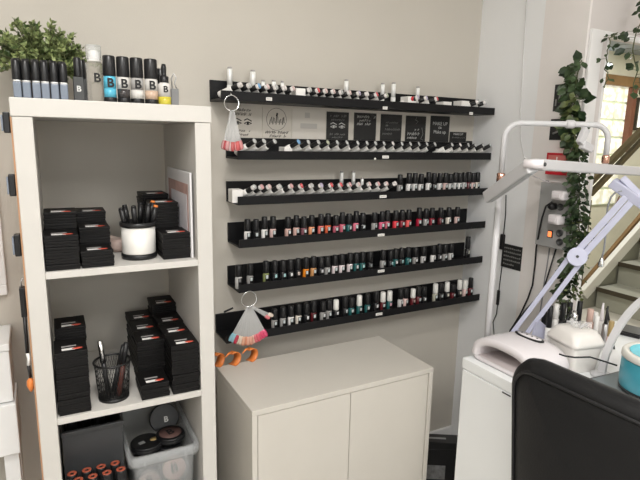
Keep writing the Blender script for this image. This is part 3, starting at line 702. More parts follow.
row(5, [(274.5, 'grey'), (283, 'grey'), (291, 'white'), (298.5, 'cream'), (306.5, 'black', dict(d=D2)), (313.7, 'maroon', dict(h=1.1)), (323, 'grey', dict(d=D2, h=1.0)), (329, 'grey', dict(h=1.06)), (336, 'black', dict(d=D2, w=True)), (345, 'black', dict(h=1.08)), (351.5, 'teal'), (359.3, 'teal', dict(w=True)), (367.5, 'teal', dict(h=1.05)), (376, 'black', dict(h=1.12, d=D2)), (382.9, 'maroon', dict(w=True, h=1.05)), (389.6, 'teal', dict(w=True, h=1.05, d=(.6, .35, .42))),
        (400.6, 'silver', dict(h=1.06)), (405, 'pale', dict(h=1.06)), (413, 'maroon', dict(w=True, d=(.55, .4, .35))), (418.4, 'maroon', dict(h=1.06)), (424, 'black', dict(d=D2)), (435.3, 'clear', dict(w=True, h=1.08)), (440.7, 'black', dict(h=1.05)), (447, 'black', dict(w=True, d=(.75, .70, .60), h=1.08)), (453, 'maroon', dict(h=.9)), (459.5, 'black', dict(w=True, d=(.75, .70, .60), h=1.1)), (465, 'pale', dict(w=True)), (470.5, 'maroon', dict(h=1.12))], y=-.084)
row(2, [(400, 'grey', dict(h=1.0)), (409, 'white', dict(h=1.07)), (415, 'white', dict(h=1.07)), (421, 'white', dict(h=1.02)), (428.5, 'white', dict(h=1.1)), (434, 'black', dict(h=1.05)), (440, 'white'), (445.5, 'pale', dict(h=1.05)), (450.5, 'silver'), (455.2, 'silver', dict(h=1.06)), (459.3, 'white', dict(h=1.03)), (463.3, 'silver', dict(h=1.06)), (467.5, 'maroon', dict(h=1.08)), (471, 'pale'), (475.7, 'cream', dict(h=1.05))], y=-.070)

# ---- bottles lying over the lip, cap end outward
LB_BODY = MB().lathe([(.0090, 0), (.0100, .002), (.0100, .045), (.0080, .0495)], seg=16).mesh('bottle', WLABEL)
LB_CAP = MB().lathe([(.0074, .0497), (.0078, .051), (.0074, .0795), (.0070, .0805)], seg=16).mesh('cap', BLKP)
LB_CAPS = MB().lathe([(.0080, .0497), (.0086, .051), (.0084, .0710), (.0080, .0715)], seg=16).mesh('cap', BLKP)
LB_COL = MB().lathe([(.0084, .0717), (.0086, .073), (.0086, .079), (.0080, .0805)], seg=16).mesh('collar', mat('pearl white collar', (.72, .69, .67), .3, bump=.02))
SW = {}
def swatch(c):
    if c not in SW: SW[c] = MB().lathe([(.0086, .0806), (.0092, .0818), (.007, .0845), (0, .0857)], seg=14).mesh('colour_dot', mat('dot %.2f %.2f %.2f' % c, c, .08, bump=.01, coat=.5))
    return SW[c]
def lying(ledge, px, py, c, idx, cname, tilt=36, skew=0):
    x0, x1, zb = LEDGES[ledge]
    a = math.radians(tilt); ax = Vector((math.sin(skew), -math.cos(a)*math.cos(skew), math.sin(a))).normalized()
    yb_ = -.058 if ledge == 0 else -.066
    base = Vector((0, yb_, zb+max(.0185, .0397-(.1125+yb_)*math.tan(a)))); tip = base+ax*.0855
    x = at(px, py, y=tip.y).x-ax.x*.0855
    x = max(x0+.013, min(x, x1-.056))
    q = thing('nail_polish', f'{cname} dotted polish bottle lying {nth(idx)} from the bookcase end, {LN[ledge]}', 'nail polish', (x, base.y, base.z), 0, f'lying polish bottles on the {LN[ledge]}')
    q.rotation_euler = ax.to_track_quat('Z', 'Y').to_euler()
    for n_, me in ((('bottle', LB_BODY), ('cap', LB_CAP), ('colour_dot', swatch(c))) if ledge == 1 else (('bottle', LB_BODY), ('cap', LB_CAPS), ('collar', LB_COL), ('colour_dot', swatch(c)))):
        o = bpy.data.objects.new(n_, me); COL.objects.link(o); o.parent = q
    return q
SIL = (.50, .51, .50); PK = (.62, .36, .36); RD = (.60, .10, .11); BL = (.20, .42, .70); GR = (.45, .47, .36); LP = (.66, .50, .48); PW = (.72, .68, .66); LIL = (.50, .45, .58)
DN = {SIL: 'silver', PK: 'pink', RD: 'red', BL: 'blue', GR: 'greenish', LP: 'pale pink', PW: 'white', LIL: 'lilac'}
def lrow(ledge, items, pyf, tilt=30):
    last = -9
    for n, (px, c) in enumerate(items):
        q = lying(ledge, px, pyf(px), c, n+1, DN[c], tilt, (.72 if ledge == 0 else .52)+rnd.uniform(-.012, .012))
        gap = .0296 if ledge == 0 else .0262
        if q.location.x-last < gap: q.location.x = last+gap
        last = q.location.x
lrow(1, [(253.8, SIL), (265, SIL), (275.6, SIL), (299.5, BL), (309.3, SIL), (319.4, SIL), (328.8, GR), (338.3, SIL), (348, SIL), (358.7, SIL), (368, SIL), (376.5, SIL), (385, SIL), (394, PW), (403, SIL), (411.5, SIL), (420, SIL), (428, SIL), (436, SIL), (453, SIL), (461.3, PW), (469.4, SIL), (476.3, SIL), (484, SIL), (491.5, SIL)], lambda px: 144)
lrow(2, [(247.3, SIL), (259, PK), (270.2, LP), (281, SIL), (292.5, PK), (302.5, RD), (312.8, SIL), (322.5, LIL), (332.5, RD), (342, RD), (351, PK), (360, LP), (370.6, LP), (379.5, PK), (387.8, LP), (396.3, PW)], lambda px: 189)
xs1 = [(230, PW), (240, SIL), (248, BL), (257, LP), (265.3, SIL), (274, PW), (282, LP), (311.5, SIL), (319, RD), (326.5, LP), (335, LP), (343, SIL), (351.2, LP), (360.5, LIL), (368.7, PW), (378, RD), (388, GR), (419, LIL), (427.5, LIL), (438, RD), (479, SIL), (486.3, SIL)]
lrow(0, xs1, lambda px: 86+(px-230)*.082, 22)
# white cartons lying among the bottles
def carton(ledge, px, py, label, sz=(.03, .05, .028), rz=0, red=False):
    x0, x1, zb = LEDGES[ledge]; x = at(px, py, y=-.085).x
    q = thing('small_carton', label, 'carton', (x, -.064, zb+.0065), rz)
    MB().box(-sz[0]/2, sz[0]/2, -sz[1]+.004, .004, 0, sz[2]+.008, .001).done('box', WLABEL, q)
    if red: MB().lathe([(0, 0), (.008, 0), (.008, .001), (0, .001)], (.002, -sz[1]+.004, sz[2]), 14, RX(PI/2), capb=False, capt=False).done('red_spot', RED, q)
    return q
carton(1, 286, 150, 'small white carton between polish bottles on the second ledge', (.03, .045, .026))
carton(1, 443, 149, 'pinkish white carton among polish bottles near the second ledge end', (.032, .045, .026))
carton(2, 236, 195, 'white carton at the bookcase end of the third ledge', (.035, .046, .034), -.05)
carton(0, 297.5, 92, 'white carton lying near the bookcase end of the top ledge', (.034, .05, .036))
carton(0, 408.5, 99, 'white carton with red spot on the top ledge', (.036, .046, .036), 0, True)
carton(0, 444, 104, 'small white carton beside the gap on the top ledge', (.04, .046, .026))
carton(0, 461.5, 105, 'last white carton before the wall corner on the top ledge', (.04, .046, .034))
# upright silver tubes
for i, (L, px, top, w) in enumerate([(0, 229.6, 67, .018), (0, 252.7, 70, .019), (0, 263, 80, .015), (0, 273.8, 80, .015), (0, 282.3, 81, .013), (0, 346.5, 79.5, .017), (0, 382.8, 83, .016), (0, 393.8, 82.5, .018), (0, 418, 86.5, .016), (2, 341.7, 171, .015), (2, 353.7, 171, .015), (2, 362.3, 177.5, .012)]):
    x0, x1, zb = LEDGES[L]; yy = -.034; zf = zb+.0065; p = at(px, top, y=yy)
    h = p.z-zf
    n0 = [0, 2][L == 2]; cnt = i+1 if L == 0 else i-8
    q = thing('silver_tube', f'upright silver {"pen" if w < .0155 else "tube"}, {nth(cnt)} from the bookcase end on the {LN[L]}', 'tube', (p.x, yy, zf), 0, f'silver tubes on the {LN[L]}')
    r = w/2
    MB().lathe([(r*.95, 0), (r, .002), (r, h*.45)], seg=16).done('body', SILVERC, q)
    MB().lathe([(r*.94, h*.452), (r*.94, h-.006), (r*.86, h-.0055)], seg=16).done('cap', SILVERC, q)
    MB().lathe([(r*.8, h-.0053), (r*.8, h)], seg=12).done('end_plug', GLABEL, q)

# ---- nail swatch rings
def swatch_ring(cx, cz, R, yy, tips, label, hang):
    t = thing('swatch_ring', label, 'nail swatch ring', (cx, yy, cz))
    MB().tube([(R*math.cos(2*PI*k/40), .002*math.sin(4*PI*k/40), R*math.sin(2*PI*k/40)) for k in range(40)], .0016, 8, True).done('ring', CHROME, t)
    if hang: MB().tube([(0, .002, R+.001), (0, .006, R+.006), (0, .0125, R+.007)], .0012, 6).done('hook', CHROME, t)
    n = len(tips)
    for k, (ang, L, c) in enumerate(tips):
        a = math.radians(ang); d = Vector((math.sin(a), 0, -math.cos(a))); yo = -.003-.0016*(k % 3)
        p = Vector((R*.35*math.sin(a), yo, -R)); 
        f = MB(); f.bar(p, p+d*L*.80, .0012, .0078, up=(0, 1, 0)).done('swatch_stick', TIPCL, t)
        g = MB(); s = Vector((d.z, 0, -d.x)); q0 = p+d*L*.79; rings = []
        for (u, w_) in ((0, .0058), (.35, .0074), (.8, .0072), (1, .004)):
            o_ = q0+d*(L*.24*u); rings.append([o_-s*w_+Vector((0, .001, 0)), o_-s*w_*.5+Vector((0, -.0012, 0)), o_+s*w_*.5+Vector((0, -.0012, 0)), o_+s*w_+Vector((0, .001, 0))])
        g.loft(rings).done('nail_tip', mat('tip %.2f %.2f %.2f' % c, c, .15, bump=.01, coat=.4), t)
    return t
c = at(231.5, 103, y=-.134); R = .019*at(231.5, 103, y=-.134).y/-.134
cb = at(231, 149, y=-.134); L = c.z-R-cb.z
cols = [(.55, .28, .28), (.45, .06, .07), (.60, .30, .30), (.30, .28, .28), (.62, .45, .44), (.5, .10, .10), (.42, .40, .40), (.58, .22, .22), (.62, .12, .12), (.6, .05, .06), (.60, .25, .25)]
swatch_ring(c.x, c.z, .0225, -.135, [(-14+28*k/10, L*(1-.02*abs(k-5)/5), cols[k]) for k in range(11)], 'clear nail swatch ring with red tips hanging from the top ledge', True)
c = at(249, 299, y=-.137); cb = at(248, 344, y=-.137); L = c.z-.026-cb.z
cols = [(.22, .42, .50), (.25, .45, .52), (.42, .02, .05), (.65, .55, .45), (.62, .50, .40), (.62, .33, .22), (.62, .25, .15), (.66, .36, .26), (.60, .30, .22), (.68, .40, .32), (.60, .14, .16), (.62, .10, .14), (.66, .08, .16), (.66, .05, .14), (.70, .08, .18), (.70, .20, .22)]
tips = [(-31+58*k/14, L*(1.0-.06*abs(k-7)/7), cols[k]) for k in range(15)]+[(52, L*.62, cols[15]), (60, L*.66, (.66, .56, .48))]
swatch_ring(c.x, c.z, .026, -.137, tips, 'fanned nail swatch ring with blue, peach and pink tips over the lowest ledge', False)
# loose black stick near it
a, b = at(224, 312, y=-.05), at(233, 308, y=-.05)
tag(MB().tube([a, b], .0035, 8).done('liner_stick', BLKP), 'small black stick resting on the lowest ledge back panel', 'stick')
tx_ = LEDGES[5]
q = bpy.data.objects['liner_stick']

# ---- cards on the wall between the two upper ledges
def card(x0p, x1p, yt, yb, m_, label, name='wall_card'):
    a, b = at(x0p, (yt+yb)/2, y=-.002), at(x1p, (yt+yb)/2, y=-.002); zt, zb = at((x0p+x1p)/2, yt, y=-.002).z, at((x0p+x1p)/2, yb, y=-.002).z
    zb = max(zb, LEDGES[1][2]+LB+.0005)
    t = thing(name, label, 'card', ((a.x+b.x)/2, -.0005, zb), 0, 'cards on the wall between the two upper ledges')
    w, h = (b.x-a.x)/2, zt-zb
    MB().box(-w, w, -.002, 0, 0, h).done('card', m_, t)
    return t, w, h
def scrawl(t, rows, w, m_, nm='lettering', seed=1):
    """rows of small hand lettering: (z, x0, x1, height)"""
    r = random.Random(seed); f = MB()
    for z, xa, xb, hh in rows:
        x = xa
        while x < xb:
            lw = r.uniform(.6, 1.1)*hh
            if r.random() < .82:
                pts = [(x, -.0024, z-hh/2), (x+lw*.25, -.0024, z+hh*r.uniform(.1, .55)), (x+lw*.5, -.0024, z-hh*r.uniform(.1, .5)), (x+lw*.75, -.0024, z+hh*r.uniform(0, .5))]
                f.tube(pts, hh*.11, 4)
            x += lw
    f.done(nm, m_, t)
def eyes(t, cx, z, s, m_):
    f = MB()
    for sg in ((-1, 1) if cx is None else (0,)):
        ox = sg*s*1.35 if cx is None else cx
        f.tube([(ox-s, -.0024, z+s*.75), (ox-s*.2, -.0024, z+s*1.15), (ox+s, -.0024, z+s*.6)], s*.14, 5)
        f.tube([(ox-s, -.0024, z), (ox, -.0024, z+s*.42), (ox+s, -.0024, z)], s*.12, 5)
        f.tube([(ox-s, -.0024, z), (ox, -.0024, z-s*.35), (ox+s, -.0024, z)], s*.06, 5)
        f.lathe([(0, 0), (s*.3, 0), (s*.3, .0006), (0, .0006)], (ox, -.0020, z), 12, RX(PI/2), capb=False, capt=False)
    f.done('eye_drawing', m_, t)
t, w, h = card(228, 257, 105.5, 140, KRAFT, 'cream card with drawn eyes behind the red swatch ring')
scrawl(t, [(h*.87, -w*.55, w*.75, .010), (h*.74, -w*.5, w*.6, .010), (h*.22, -w*.4, w*.5, .008), (h*.10, -w*.35, w*.3, .008)], w, INK, seed=2); eyes(t, None, h*.45, w*.26, INK)
t, w, h = card(262.5, 290, 107.5, 141, KRAFT, 'cream card with circular drawing of hands above the second ledge')
f = MB(); f.tube([(w*.72*math.cos(2*PI*k/28), -.0024, h*.62+w*.72*math.sin(2*PI*k/28)) for k in range(28)], .0007, 5, True)
for k in range(5): f.tube([(-w*.5+k*w*.23, -.0024, h*.45), (-w*.45+k*w*.23, -.0024, h*.6+.008*(k % 3)), (-w*.35+k*w*.22, -.0024, h*.7-.006*(k % 2)), (-w*.33+k*w*.22, -.0024, h*.5)], .0013, 5)
f.tube([(0, -.0024, h*.72), (.003, -.0024, h*.82)], .003, 6); f.done('line_drawing', INK, t)
scrawl(t, [(h*.20, -w*.8, w*.8, .010), (h*.08, -w*.7, w*.7, .010)], w, INK, seed=3)
t, w, h = card(292, 325, 109, 141, mat('plain pale card', (.62, .585, .53), .7, bump=.05), 'plain pale card with faint grey squares above the second ledge')
MB().box(-w*.25, w*.05, -.0024, -.0021, h*.70, h*.88).box(-w*.5, w*.5, -.0024, -.0021, h*.35, h*.52).done('faint_mark', mat('faint grey print', (.47, .45, .42), .7, bump=.02), t)
t, w, h = card(326.5, 348.5, 112, 142, BOARD, 'black card with two drawn eyes in chalk white')
scrawl(t, [(h*.86, -w*.7, w*.7, .009), (h*.72, -w*.6, w*.6, .009), (h*.20, -w*.7, w*.7, .008), (h*.08, -w*.5, w*.5, .008)], w, DIMCHALK, seed=4); eyes(t, None, h*.46, w*.28, CHALK)
t, w, h = card(354, 376, 113, 142, BOARD, 'black card with three bright text lines at its top')
scrawl(t, [(h*.86, -w*.75, w*.8, .010), (h*.73, -w*.75, w*.6, .010), (h*.60, -w*.75, w*.5, .010)], w, CHALK, seed=5)
t, w, h = card(380.5, 401.5, 114.5, 142, BOARD, 'black card with faint text, third black card from the eyes')
scrawl(t, [(h*.70, -w*.7, w*.5, .009), (h*.58, -w*.7, -w*.3, .008), (h*.44, -w*.7, w*.8, .009), (h*.27, -w*.8, w*.1, .009)], w, DIMCHALK, seed=6)
t, w, h = card(405.5, 425.5, 116, 143, BOARD, 'black card with chalk figure beside bold words')
scrawl(t, [(h*.30, -w*.8, w*.25, .013), (h*.14, -w*.8, w*.1, .009), (h*.46, -w*.1, w*.5, .008)], w, CHALK, seed=7)
f = MB(); f.tube([(.002, -.0024, h*.95), (-.004, -.0024, h*.85), (.010, -.0024, h*.78), (0, -.0024, h*.70)], .0008, 5); f.tube([(w*.6, -.0024, h*.55), (w*.75, -.0024, h*.3), (w*.55, -.0024, h*.1), (w*.8, -.0024, h*.05)], .0012, 5); f.done('chalk_figure', DIMCHALK, t)
t, w, h = card(430, 449, 116, 146, BOARD, 'black card with two lines reading make up, nearest the small card')
f = MB(); f.text('MAKE UP', basis((0, -.0024, h*.70), (1, 0, 0), (0, 0, 1)), .019, .0001).text('OR', basis((0, -.0024, h*.54), (1, 0, 0), (0, 0, 1)), .013, .0001).text('Make up', basis((0, -.0024, h*.38), (1, 0, 0), (0, 0, 1)), .019, .0001); f.done('lettering', CHALK, t)
t, w, h = card(449.5, 466, 132, 146, BOARD, 'small black card reading make up at the end of the row')
MB().text('MAKE UP', basis((0, -.0024, h*.78), (1, 0, 0), (0, 0, 1)), .013, .0001).done('lettering', CHALK, t)
scrawl(t, [(h*.46, -w*.8, w*.8, .006)], w, DIMCHALK, 'small_lettering', 8)
t, w, h = card(466.3, 472, 141, 146, BOARD, 'tiny black card corner past the small card')

# ------------------------------------------------------------------ things on the side wall
def wallp(px, py, x=XW): return at(px, py, x=x)
def wall_plate(name, label, cat, px0, px1, pt, pb, m_, th=.003, group=None, xw=XW):
    a, b = at(px0, (pt+pb)/2, x=xw-th), at(px1, (pt+pb)/2, x=xw-th); c_ = (px0+px1)/2; zt, zb = at(c_, pt, x=xw-th).z, at(c_, pb, x=xw-th).z
    t = thing(name, label, cat, (xw-.0005, (a.y+b.y)/2, zb), 0, group)
    w = (a.y-b.y)/2; h = zt-zb
    MB().box(-th, 0, -w, w, 0, h, min(.0008, th/4)).done('plate', m_, t)
    return t, w, h
t, w, h = wall_plate('notice', 'small black notice with chalk lines by the lamp pole', 'notice', 501.5, 521.5, 245, 269, BOARD)
r = random.Random(3); f = MB()
for k in range(5):
    z = h*(.85-.17*k); y = w*.78
    while y > -w*.78*(1 if k < 4 else .3):
        f.box(-.0036, -.0031, y-.007, y, z-.0035, z+.0035*r.uniform(.2, 1)); y -= .0095
f.done('lettering', DIMCHALK, t)
XE = XW
t, w, h = wall_plate('photo_card', 'upper black picture card half covered by the vine', 'card', 554, 571, 84, 111, BOARD, xw=XE)
scrawlf = MB()
for k in range(6): scrawlf.box(-.0036, -.0031, w*.8-.013*k-.006, w*.8-.013*k, h*.2+.01*(k % 3), h*.45+.012*(k % 4))
scrawlf.done('marks', DIMCHALK, t)
t, w, h = wall_plate('photo_card', 'lower black picture card with two pale eyes below the upper one', 'card', 550, 568, 119, 140, BOARD, xw=XE)
MB().lathe([(0, 0), (.008, 0), (.008, .0006), (0, .0006)], (-.0031, w*.35, h*.72), 12, Matrix.Rotation(-PI/2, 4, 'Y'), capb=False, capt=False).lathe([(0, 0), (.008, 0), (.008, .0006), (0, .0006)], (-.0031, -w*.35, h*.72), 12, Matrix.Rotation(-PI/2, 4, 'Y'), capb=False, capt=False).done('eye_mark', CHALK, t)
MB().tube([(-.0034, w*.6, h*.3), (-.0034, 0, h*.42), (-.0034, -w*.6, h*.32)], .0035, 6).done('mouth_mark', DIMCHALK, t)
t, w, h = wall_plate('alarm_call_point', 'red alarm box on the side wall above the grey socket box', 'alarm box', 546, 568, 153, 175, RED, .03, xw=XE)
MB().box(-.032, -.0301, -w*.8, w*.8, h*.62, h*.9).done('label_strip', mat('pinkish label', (.6, .18, .16), .5, bump=.02), t)
MB().box(-.0325, -.0321, -w*.05, w*.05, h*.66, h*.82).done('emblem', WLABEL, t)
# grey socket enclosure
t, w, h = wall_plate('socket_box', 'grey power socket box with lit orange switch on the side wall', 'socket box', 538, 568, 183, 248, PANEL, .045, xw=XE)
MB().box(-.012, -.001, w+.0005, w+.012, -.004, h+.004, .002).done('back_edge', GREYB, t)
sw = at(550.5, 234, x=XE-.046); loc = t.location
MB().box(-.0485, -.0455, sw.y-loc.y-.010, sw.y-loc.y+.010, sw.z-loc.z-.013, sw.z-loc.z+.013, .001).done('switch_frame', BLKP, t)
MB().box(-.0515, -.0487, sw.y-loc.y-.007, sw.y-loc.y+.007, sw.z-loc.z-.010, sw.z-loc.z+.010, .001).done('switch', LAMPON, t)
for (px, py) in ((561, 207), (560, 233), (560, 242)):
    p = at(px, py, x=XE-.046); MB().lathe([(.012, 0), (.012, .006), (.009, .006), (.009, .001), (0, .001)], (-.0455, p.y-loc.y, p.z-loc.z), 20, Matrix.Rotation(-PI/2, 4, 'Y') @ Matrix.Diagonal((1, 1, 1, 1)), capt=False).done('socket', GREYB, t)
for i, (px, py, sy, sz) in enumerate([(560, 195.5, .05, .032), (556, 219.5, .046, .034)]):
    p = at(px, py, x=XE-.07)
    q = thing('plug_adapter', ['white plug adapter in the topmost socket', 'white plug adapter below the black plug'][i], 'plug', (XE-.047, p.y, p.z), 0, 'white plug adapters in the socket box')
    MB().box(-.040, -.0005, -sy/2, sy/2, -sz/2, sz/2, .007, seg=3).done('body', PWHITE, q)
    MB().box(-.047, -.0405, -sy*.3, sy*.3, -sz*.25, sz*.25, .002).done('face', PWHITE, q)
p = at(553, 206.5, x=XE-.06)
q = thing('black_plug', 'round black plug between the two white adapters', 'plug', (XE-.0465, p.y+.004, p.z))
MB().lathe([(.013, 0), (.013, .018), (.009, .026), (0, .026)], (0, 0, 0), 18, Matrix.Rotation(-PI/2, 4, 'Y')).done('body', BLKP, q)

# ------------------------------------------------------------------ nail desk
DZ = .74; DX0 = 1.165; DY0 = -.56; DY1 = -1.62; DX1 = 1.95
t = thing('nail_desk', 'white nail desk with drawer unit against the side wall', 'desk', (DX0, DY0, 0))
w = DX1-DX0; d = DY0-DY1
MB().box(0, w, -d, 0, DZ-.032, DZ, .0015).done('tabletop', DWHITE, t)
MB().box(.004, w-.3, -.288, -.004, .0, DZ-.0325, .001).done('drawer_unit', DWHITE, t)
MB().box(-.002, .0035, -.286, -.006, .02, DZ-.036, .001).done('drawer_front', DWHITE, t)
MB().box(-.0035, -.0021, -.195, -.165, DZ-.0405, DZ-.0365).done('handle_slot', GREYB, t)
MB().box(.03, w-.03, -d+.02, -d+.06, 0, DZ-.0325, .001).done('end_panel', DWHITE, t)

# UV lamp
UX0, UY, UL, UW, UH = 1.195, -.683, .172, .120, .088
t = thing('uv_lamp', 'white domed nail curing lamp with open front on the desk', 'nail lamp', (UX0, UY, DZ+.0005))
def arch(x, w, h, z0=.014, n=18, p=2.6):
    P = []
    for k in range(n+1):
        a = PI*k/n; c_, s_ = math.cos(a), math.sin(a)
        P.append((x, w*math.copysign(abs(c_)**(2/p), c_), z0+h*abs(s_)**(2/p)))
    return P
f = MB()
outer = [arch(x*.80, UW*s, (UH-.014)*sh) for x, s, sh in ((0, .975, .94), (.008, 1, .97), (.05, 1, 1), (.15, .985, .98), (.19, .95, .9), (.207, .86, .74), (.214, .7, .45), (.215, .3, .1))]
inner = [arch(x*.80, UW*s, (UH-.014)*sh) for x, s, sh in ((.19, .66, .52), (.02, .78, .64), (0, .80, .66))]
f.loft(inner+outer, False, False, True, False)
f.done('dome', PWHITE, t)
f = MB(); f.loft([rr(UW*.985, .0, UL-.004, 0, .03), rr(UW, -.004, UL, .004, .03), rr(UW, -.004, UL, .0135, .03)])
for v in f.bm.verts: v.co = Vector((v.co.y, v.co.x, v.co.z))
f.done('base_plate', PWHITE, t)
f = MB(); f.loft([rr(UW*.80, .002, UL*.86, .0137, .02), rr(UW*.80, .002, UL*.86, .016, .02)])
for v in f.bm.verts: v.co = Vector((v.co.y, v.co.x, v.co.z))
f.done('tray_liner', PINKW, t)
f = MB(); px_ = .112
f.lathe([(.030, 0), (.031, .001), (.031, .004), (.027, .005)], (px_, 0, UH-.002), 28, Matrix.Diagonal((.62, 1.65, 1, 1))); f.done('panel_rim', BLKP, t)
MB().lathe([(.0265, 0), (.0265, .0055), (0, .006)], (px_, 0, UH-.0019), 28, Matrix.Diagonal((.56, 1.62, 1, 1))).done('control_panel', PWHITE, t)
for k in range(4): MB().lathe([(.003, 0), (.003, .001), (0, .001)], (px_, -.028+.0185*k, UH+.0042), 10).done('button', GREYB, t)

# lidded white tub
cx, cy = 1.425, -.752
t = thing('lidded_tub', 'white plastic tub with domed lid on the nail desk', 'tub', (cx, cy, DZ+.0005), math.radians(-12))
def sq(w, d, z, r=.016): return rr(w*.80, -d*.80, d*.80, z, r, 6)
MB().loft([sq(.056, .060, 0), sq(.058, .062, .003), sq(.066, .072, .072), sq(.067, .073, .083)]).done('body', TUBW, t)
MB().loft([sq(.0675, .0735, .078), sq(.0715, .0775, .079), sq(.0725, .0785, .090), sq(.068, .074, .095), sq(.064, .069, .108, .022), sq(.054, .058, .119, .025), sq(.030, .034, .123, .012)]).done('lid', TUBW, t)
# crumpled clear film on the lid
f = MB(); r = random.Random(5); pts = []
for i in range(7):
    pts.append([(.002+.010*j+r.uniform(-.004, .004)-.03, -.034+.012*i+r.uniform(-.004, .004), .124+abs(r.gauss(0, .009))) for j in range(7)])
V = [Vector(p) for rw in pts for p in rw]; F = [(i*7+j, i*7+j+1, (i+1)*7+j+1, (i+1)*7+j) for i in range(6) for j in range(6)]
f._new(V, F); ob = f.done('plastic_film', FILM); ob.location = (cx+.01, cy, DZ+.0012); ob.rotation_euler.z = -.2
md = ob.modifiers.new('thickness', 'SOLIDIFY'); md.thickness = .0008; ob.scale = (.8, .8, .8); ob.location.z += .024
tag(ob, 'crumpled clear plastic film on the white tub lid', 'film')

# black tray with grey glass, teal warmer
t = thing('glass_tray', 'black tray with grey glass top under the teal warmer', 'tray', (1.36, -.845, DZ+.0005), math.radians(-4))
MB().box(0, .24, -.36, 0, 0, .012, .002).done('tray', BLKP, t); MB().box(.008, .232, -.352, -.008, .0121, .0145, .0005).done('glass_top', SLATE, t)
tc_ = Vector((1.445, -.985, DZ+.0155))
t = thing('wax_warmer', 'round teal wax warmer with pale rim on the black tray', 'warmer', tc_)
MB().lathe([(.082, .0), (.088, .006), (.090, .03), (.089, .088), (.086, .090)], seg=40).done('body', TEAL, t)
MB().lathe([(.083, .0905), (.091, .092), (.0905, .104), (.086, .109), (.074, .108), (.073, .0912)], seg=40, capb=False, capt=False).done('rim', BONE, t)
MB().lathe([(.0725, .1075), (.070, .1), (.066, .0935), (.03, .0915), (0, .0912)], seg=40, capb=False, capt=False).done('liner', TEALIN, t)
MB().lathe([(.0825, -.0005), (.0895, .0055), (.0895, .012), (.088, .0125)], seg=40, capb=False, capt=False).done('foot_ring', BLKP, t)
# white arched lamp limb rising behind the warmer
A = at(603, 379, z=DZ+.001); base = Vector((A.x, A.y, DZ+.001))
base = Vector((1.455, -.853, DZ+.0005))
P = []
p_a = at(601, 379, x=1.44); B_ = at(640, 301, x=1.62)
dd = Vector((B_.x-p_a.x, B_.y-p_a.y, 0)); Lh = dd.length; dd.normalize()
R = Lh*1.0
base = Vector((p_a.x, p_a.y, DZ+.0005))
for k in range(17):
    a = .5*PI*k/16*1.35
    P.append(base+dd*(.30*(1-math.cos(a)))+Vector((0, 0, .012+(B_.z-DZ)*1.0*math.sin(min(a, PI/2))+(.02 if a > PI/2 else 0)*0)))
t = thing('arc_lamp', 'white curved half moon lamp limb rising behind the teal warmer', 'lamp', base)
f = MB(); ring = []
for i, p in enumerate(P):
    a = P[max(0, i-1)]; b = P[min(16, i+1)]; tt = (b-a).normalized(); s = tt.cross(Vector((0, 0, 1)) if abs(tt.z) < .95 else dd).normalized() if False else Vector((-dd.y, dd.x, 0)); n_ = tt.cross(s).normalized(); q = p-base
    ring.append([q+s*.010+n_*.005, q+s*.010-n_*.005, q-s*.010-n_*.005, q-s*.010+n_*.005])
f.loft(ring, smooth=False); f.done('arc', GREYW, t)
MB().lathe([(.03, 0), (.03, .006), (.018, .012)], seg=24).done('foot', GREYW, t)
# black flat case at the far desk edge
p = at(632, 331, z=DZ+.01)
t = thing('black_case', 'flat black case at the far edge of the desk', 'case', (p.x, p.y, DZ+.0005), .3)
MB().box(-.045, .045, -.035, .035, 0, .010, .002).done('lower_shell', BLKP, t); MB().box(-.045, .045, -.035, .035, .0102, .016, .002).done('upper_shell', BLKP, t)

# bottles crowded behind the tub
def desk_bottle(px, ptop, z_, y, label, m1, m2, r=.011, cap=.45, nozzle=False, col2=None):
    r *= .85
    p = at(px, ptop, y=y); h = p.z-z_
    q = thing('desk_bottle', label, 'bottle', (p.x, y, z_), 0, 'small bottles behind the white tub')
    MB().lathe([(r*.95, 0), (r, .002), (r, h*(1-cap)-.002), (r*.75, h*(1-cap))], seg=16).done('body', m1, q)
    if nozzle: MB().lathe([(r*.7, h*(1-cap)+.0005), (r*.62, h*(1-cap)+.006), (r*.22, h)], seg=14).done('nozzle', m2, q)
    else: MB().lathe([(r*.78, h*(1-cap)+.0005), (r*.84, h*(1-cap)+.003), (r*.78, h-.001), (r*.7, h)], seg=16).done('cap', m2, q)
    return q
CLB = mat('clear bottle', (.55, .56, .55), .1, bump=.01, coat=.3); BGB = mat('beige pink bottle', (.58, .40, .34), .4, bump=.02)
ZD = DZ+.0005
desk_bottle(545, 311, ZD, -.600, 'black polish bottle nearest the lamp arms behind the tub', BLKP, BLKP, .012)
desk_bottle(551, 306, ZD, -.628, 'white labelled bottle with tall black cap behind the tub', WLABEL, BLKP, .012, .5)
desk_bottle(557, 304, ZD, -.588, 'white bottle standing between black capped bottles', WLABEL, WLABEL, .013, .4)
desk_bottle(564, 303, ZD, -.605, 'black bottle just past the white one behind the tub', BLKP, BLKP, .013)
desk_bottle(570.5, 302.5, ZD, -.585, 'black capped clear bottle rearmost behind the tub', CLB, BLKP, .013, .5)
desk_bottle(580.5, 301, ZD, -.615, 'tallest black capped bottle behind the glass pump bottle', CLB, BLKP, .013, .55)
desk_bottle(591, 309, ZD, -.655, 'beige pink bottle behind the tub', BGB, BGB, .015, .4)
desk_bottle(596, 312, ZD, -.625, 'pale pink bottle beside the beige one', mat('pale pink bottle', (.66, .52, .48), .4, bump=.02), WLABEL, .012, .4)
desk_bottle(603.5, 303, ZD, -.665, 'white squeeze bottle with pointed nozzle', WLABEL, PWHITE, .014, .45, True)
desk_bottle(608, 306, ZD, -.690, 'grey bottle with pointed black cap', STEEL, BLKP, .011, .45, True)
desk_bottle(597.5, 316, ZD, -.700, 'short white capped bottle at the tub corner', CLB, WLABEL, .011, .5)
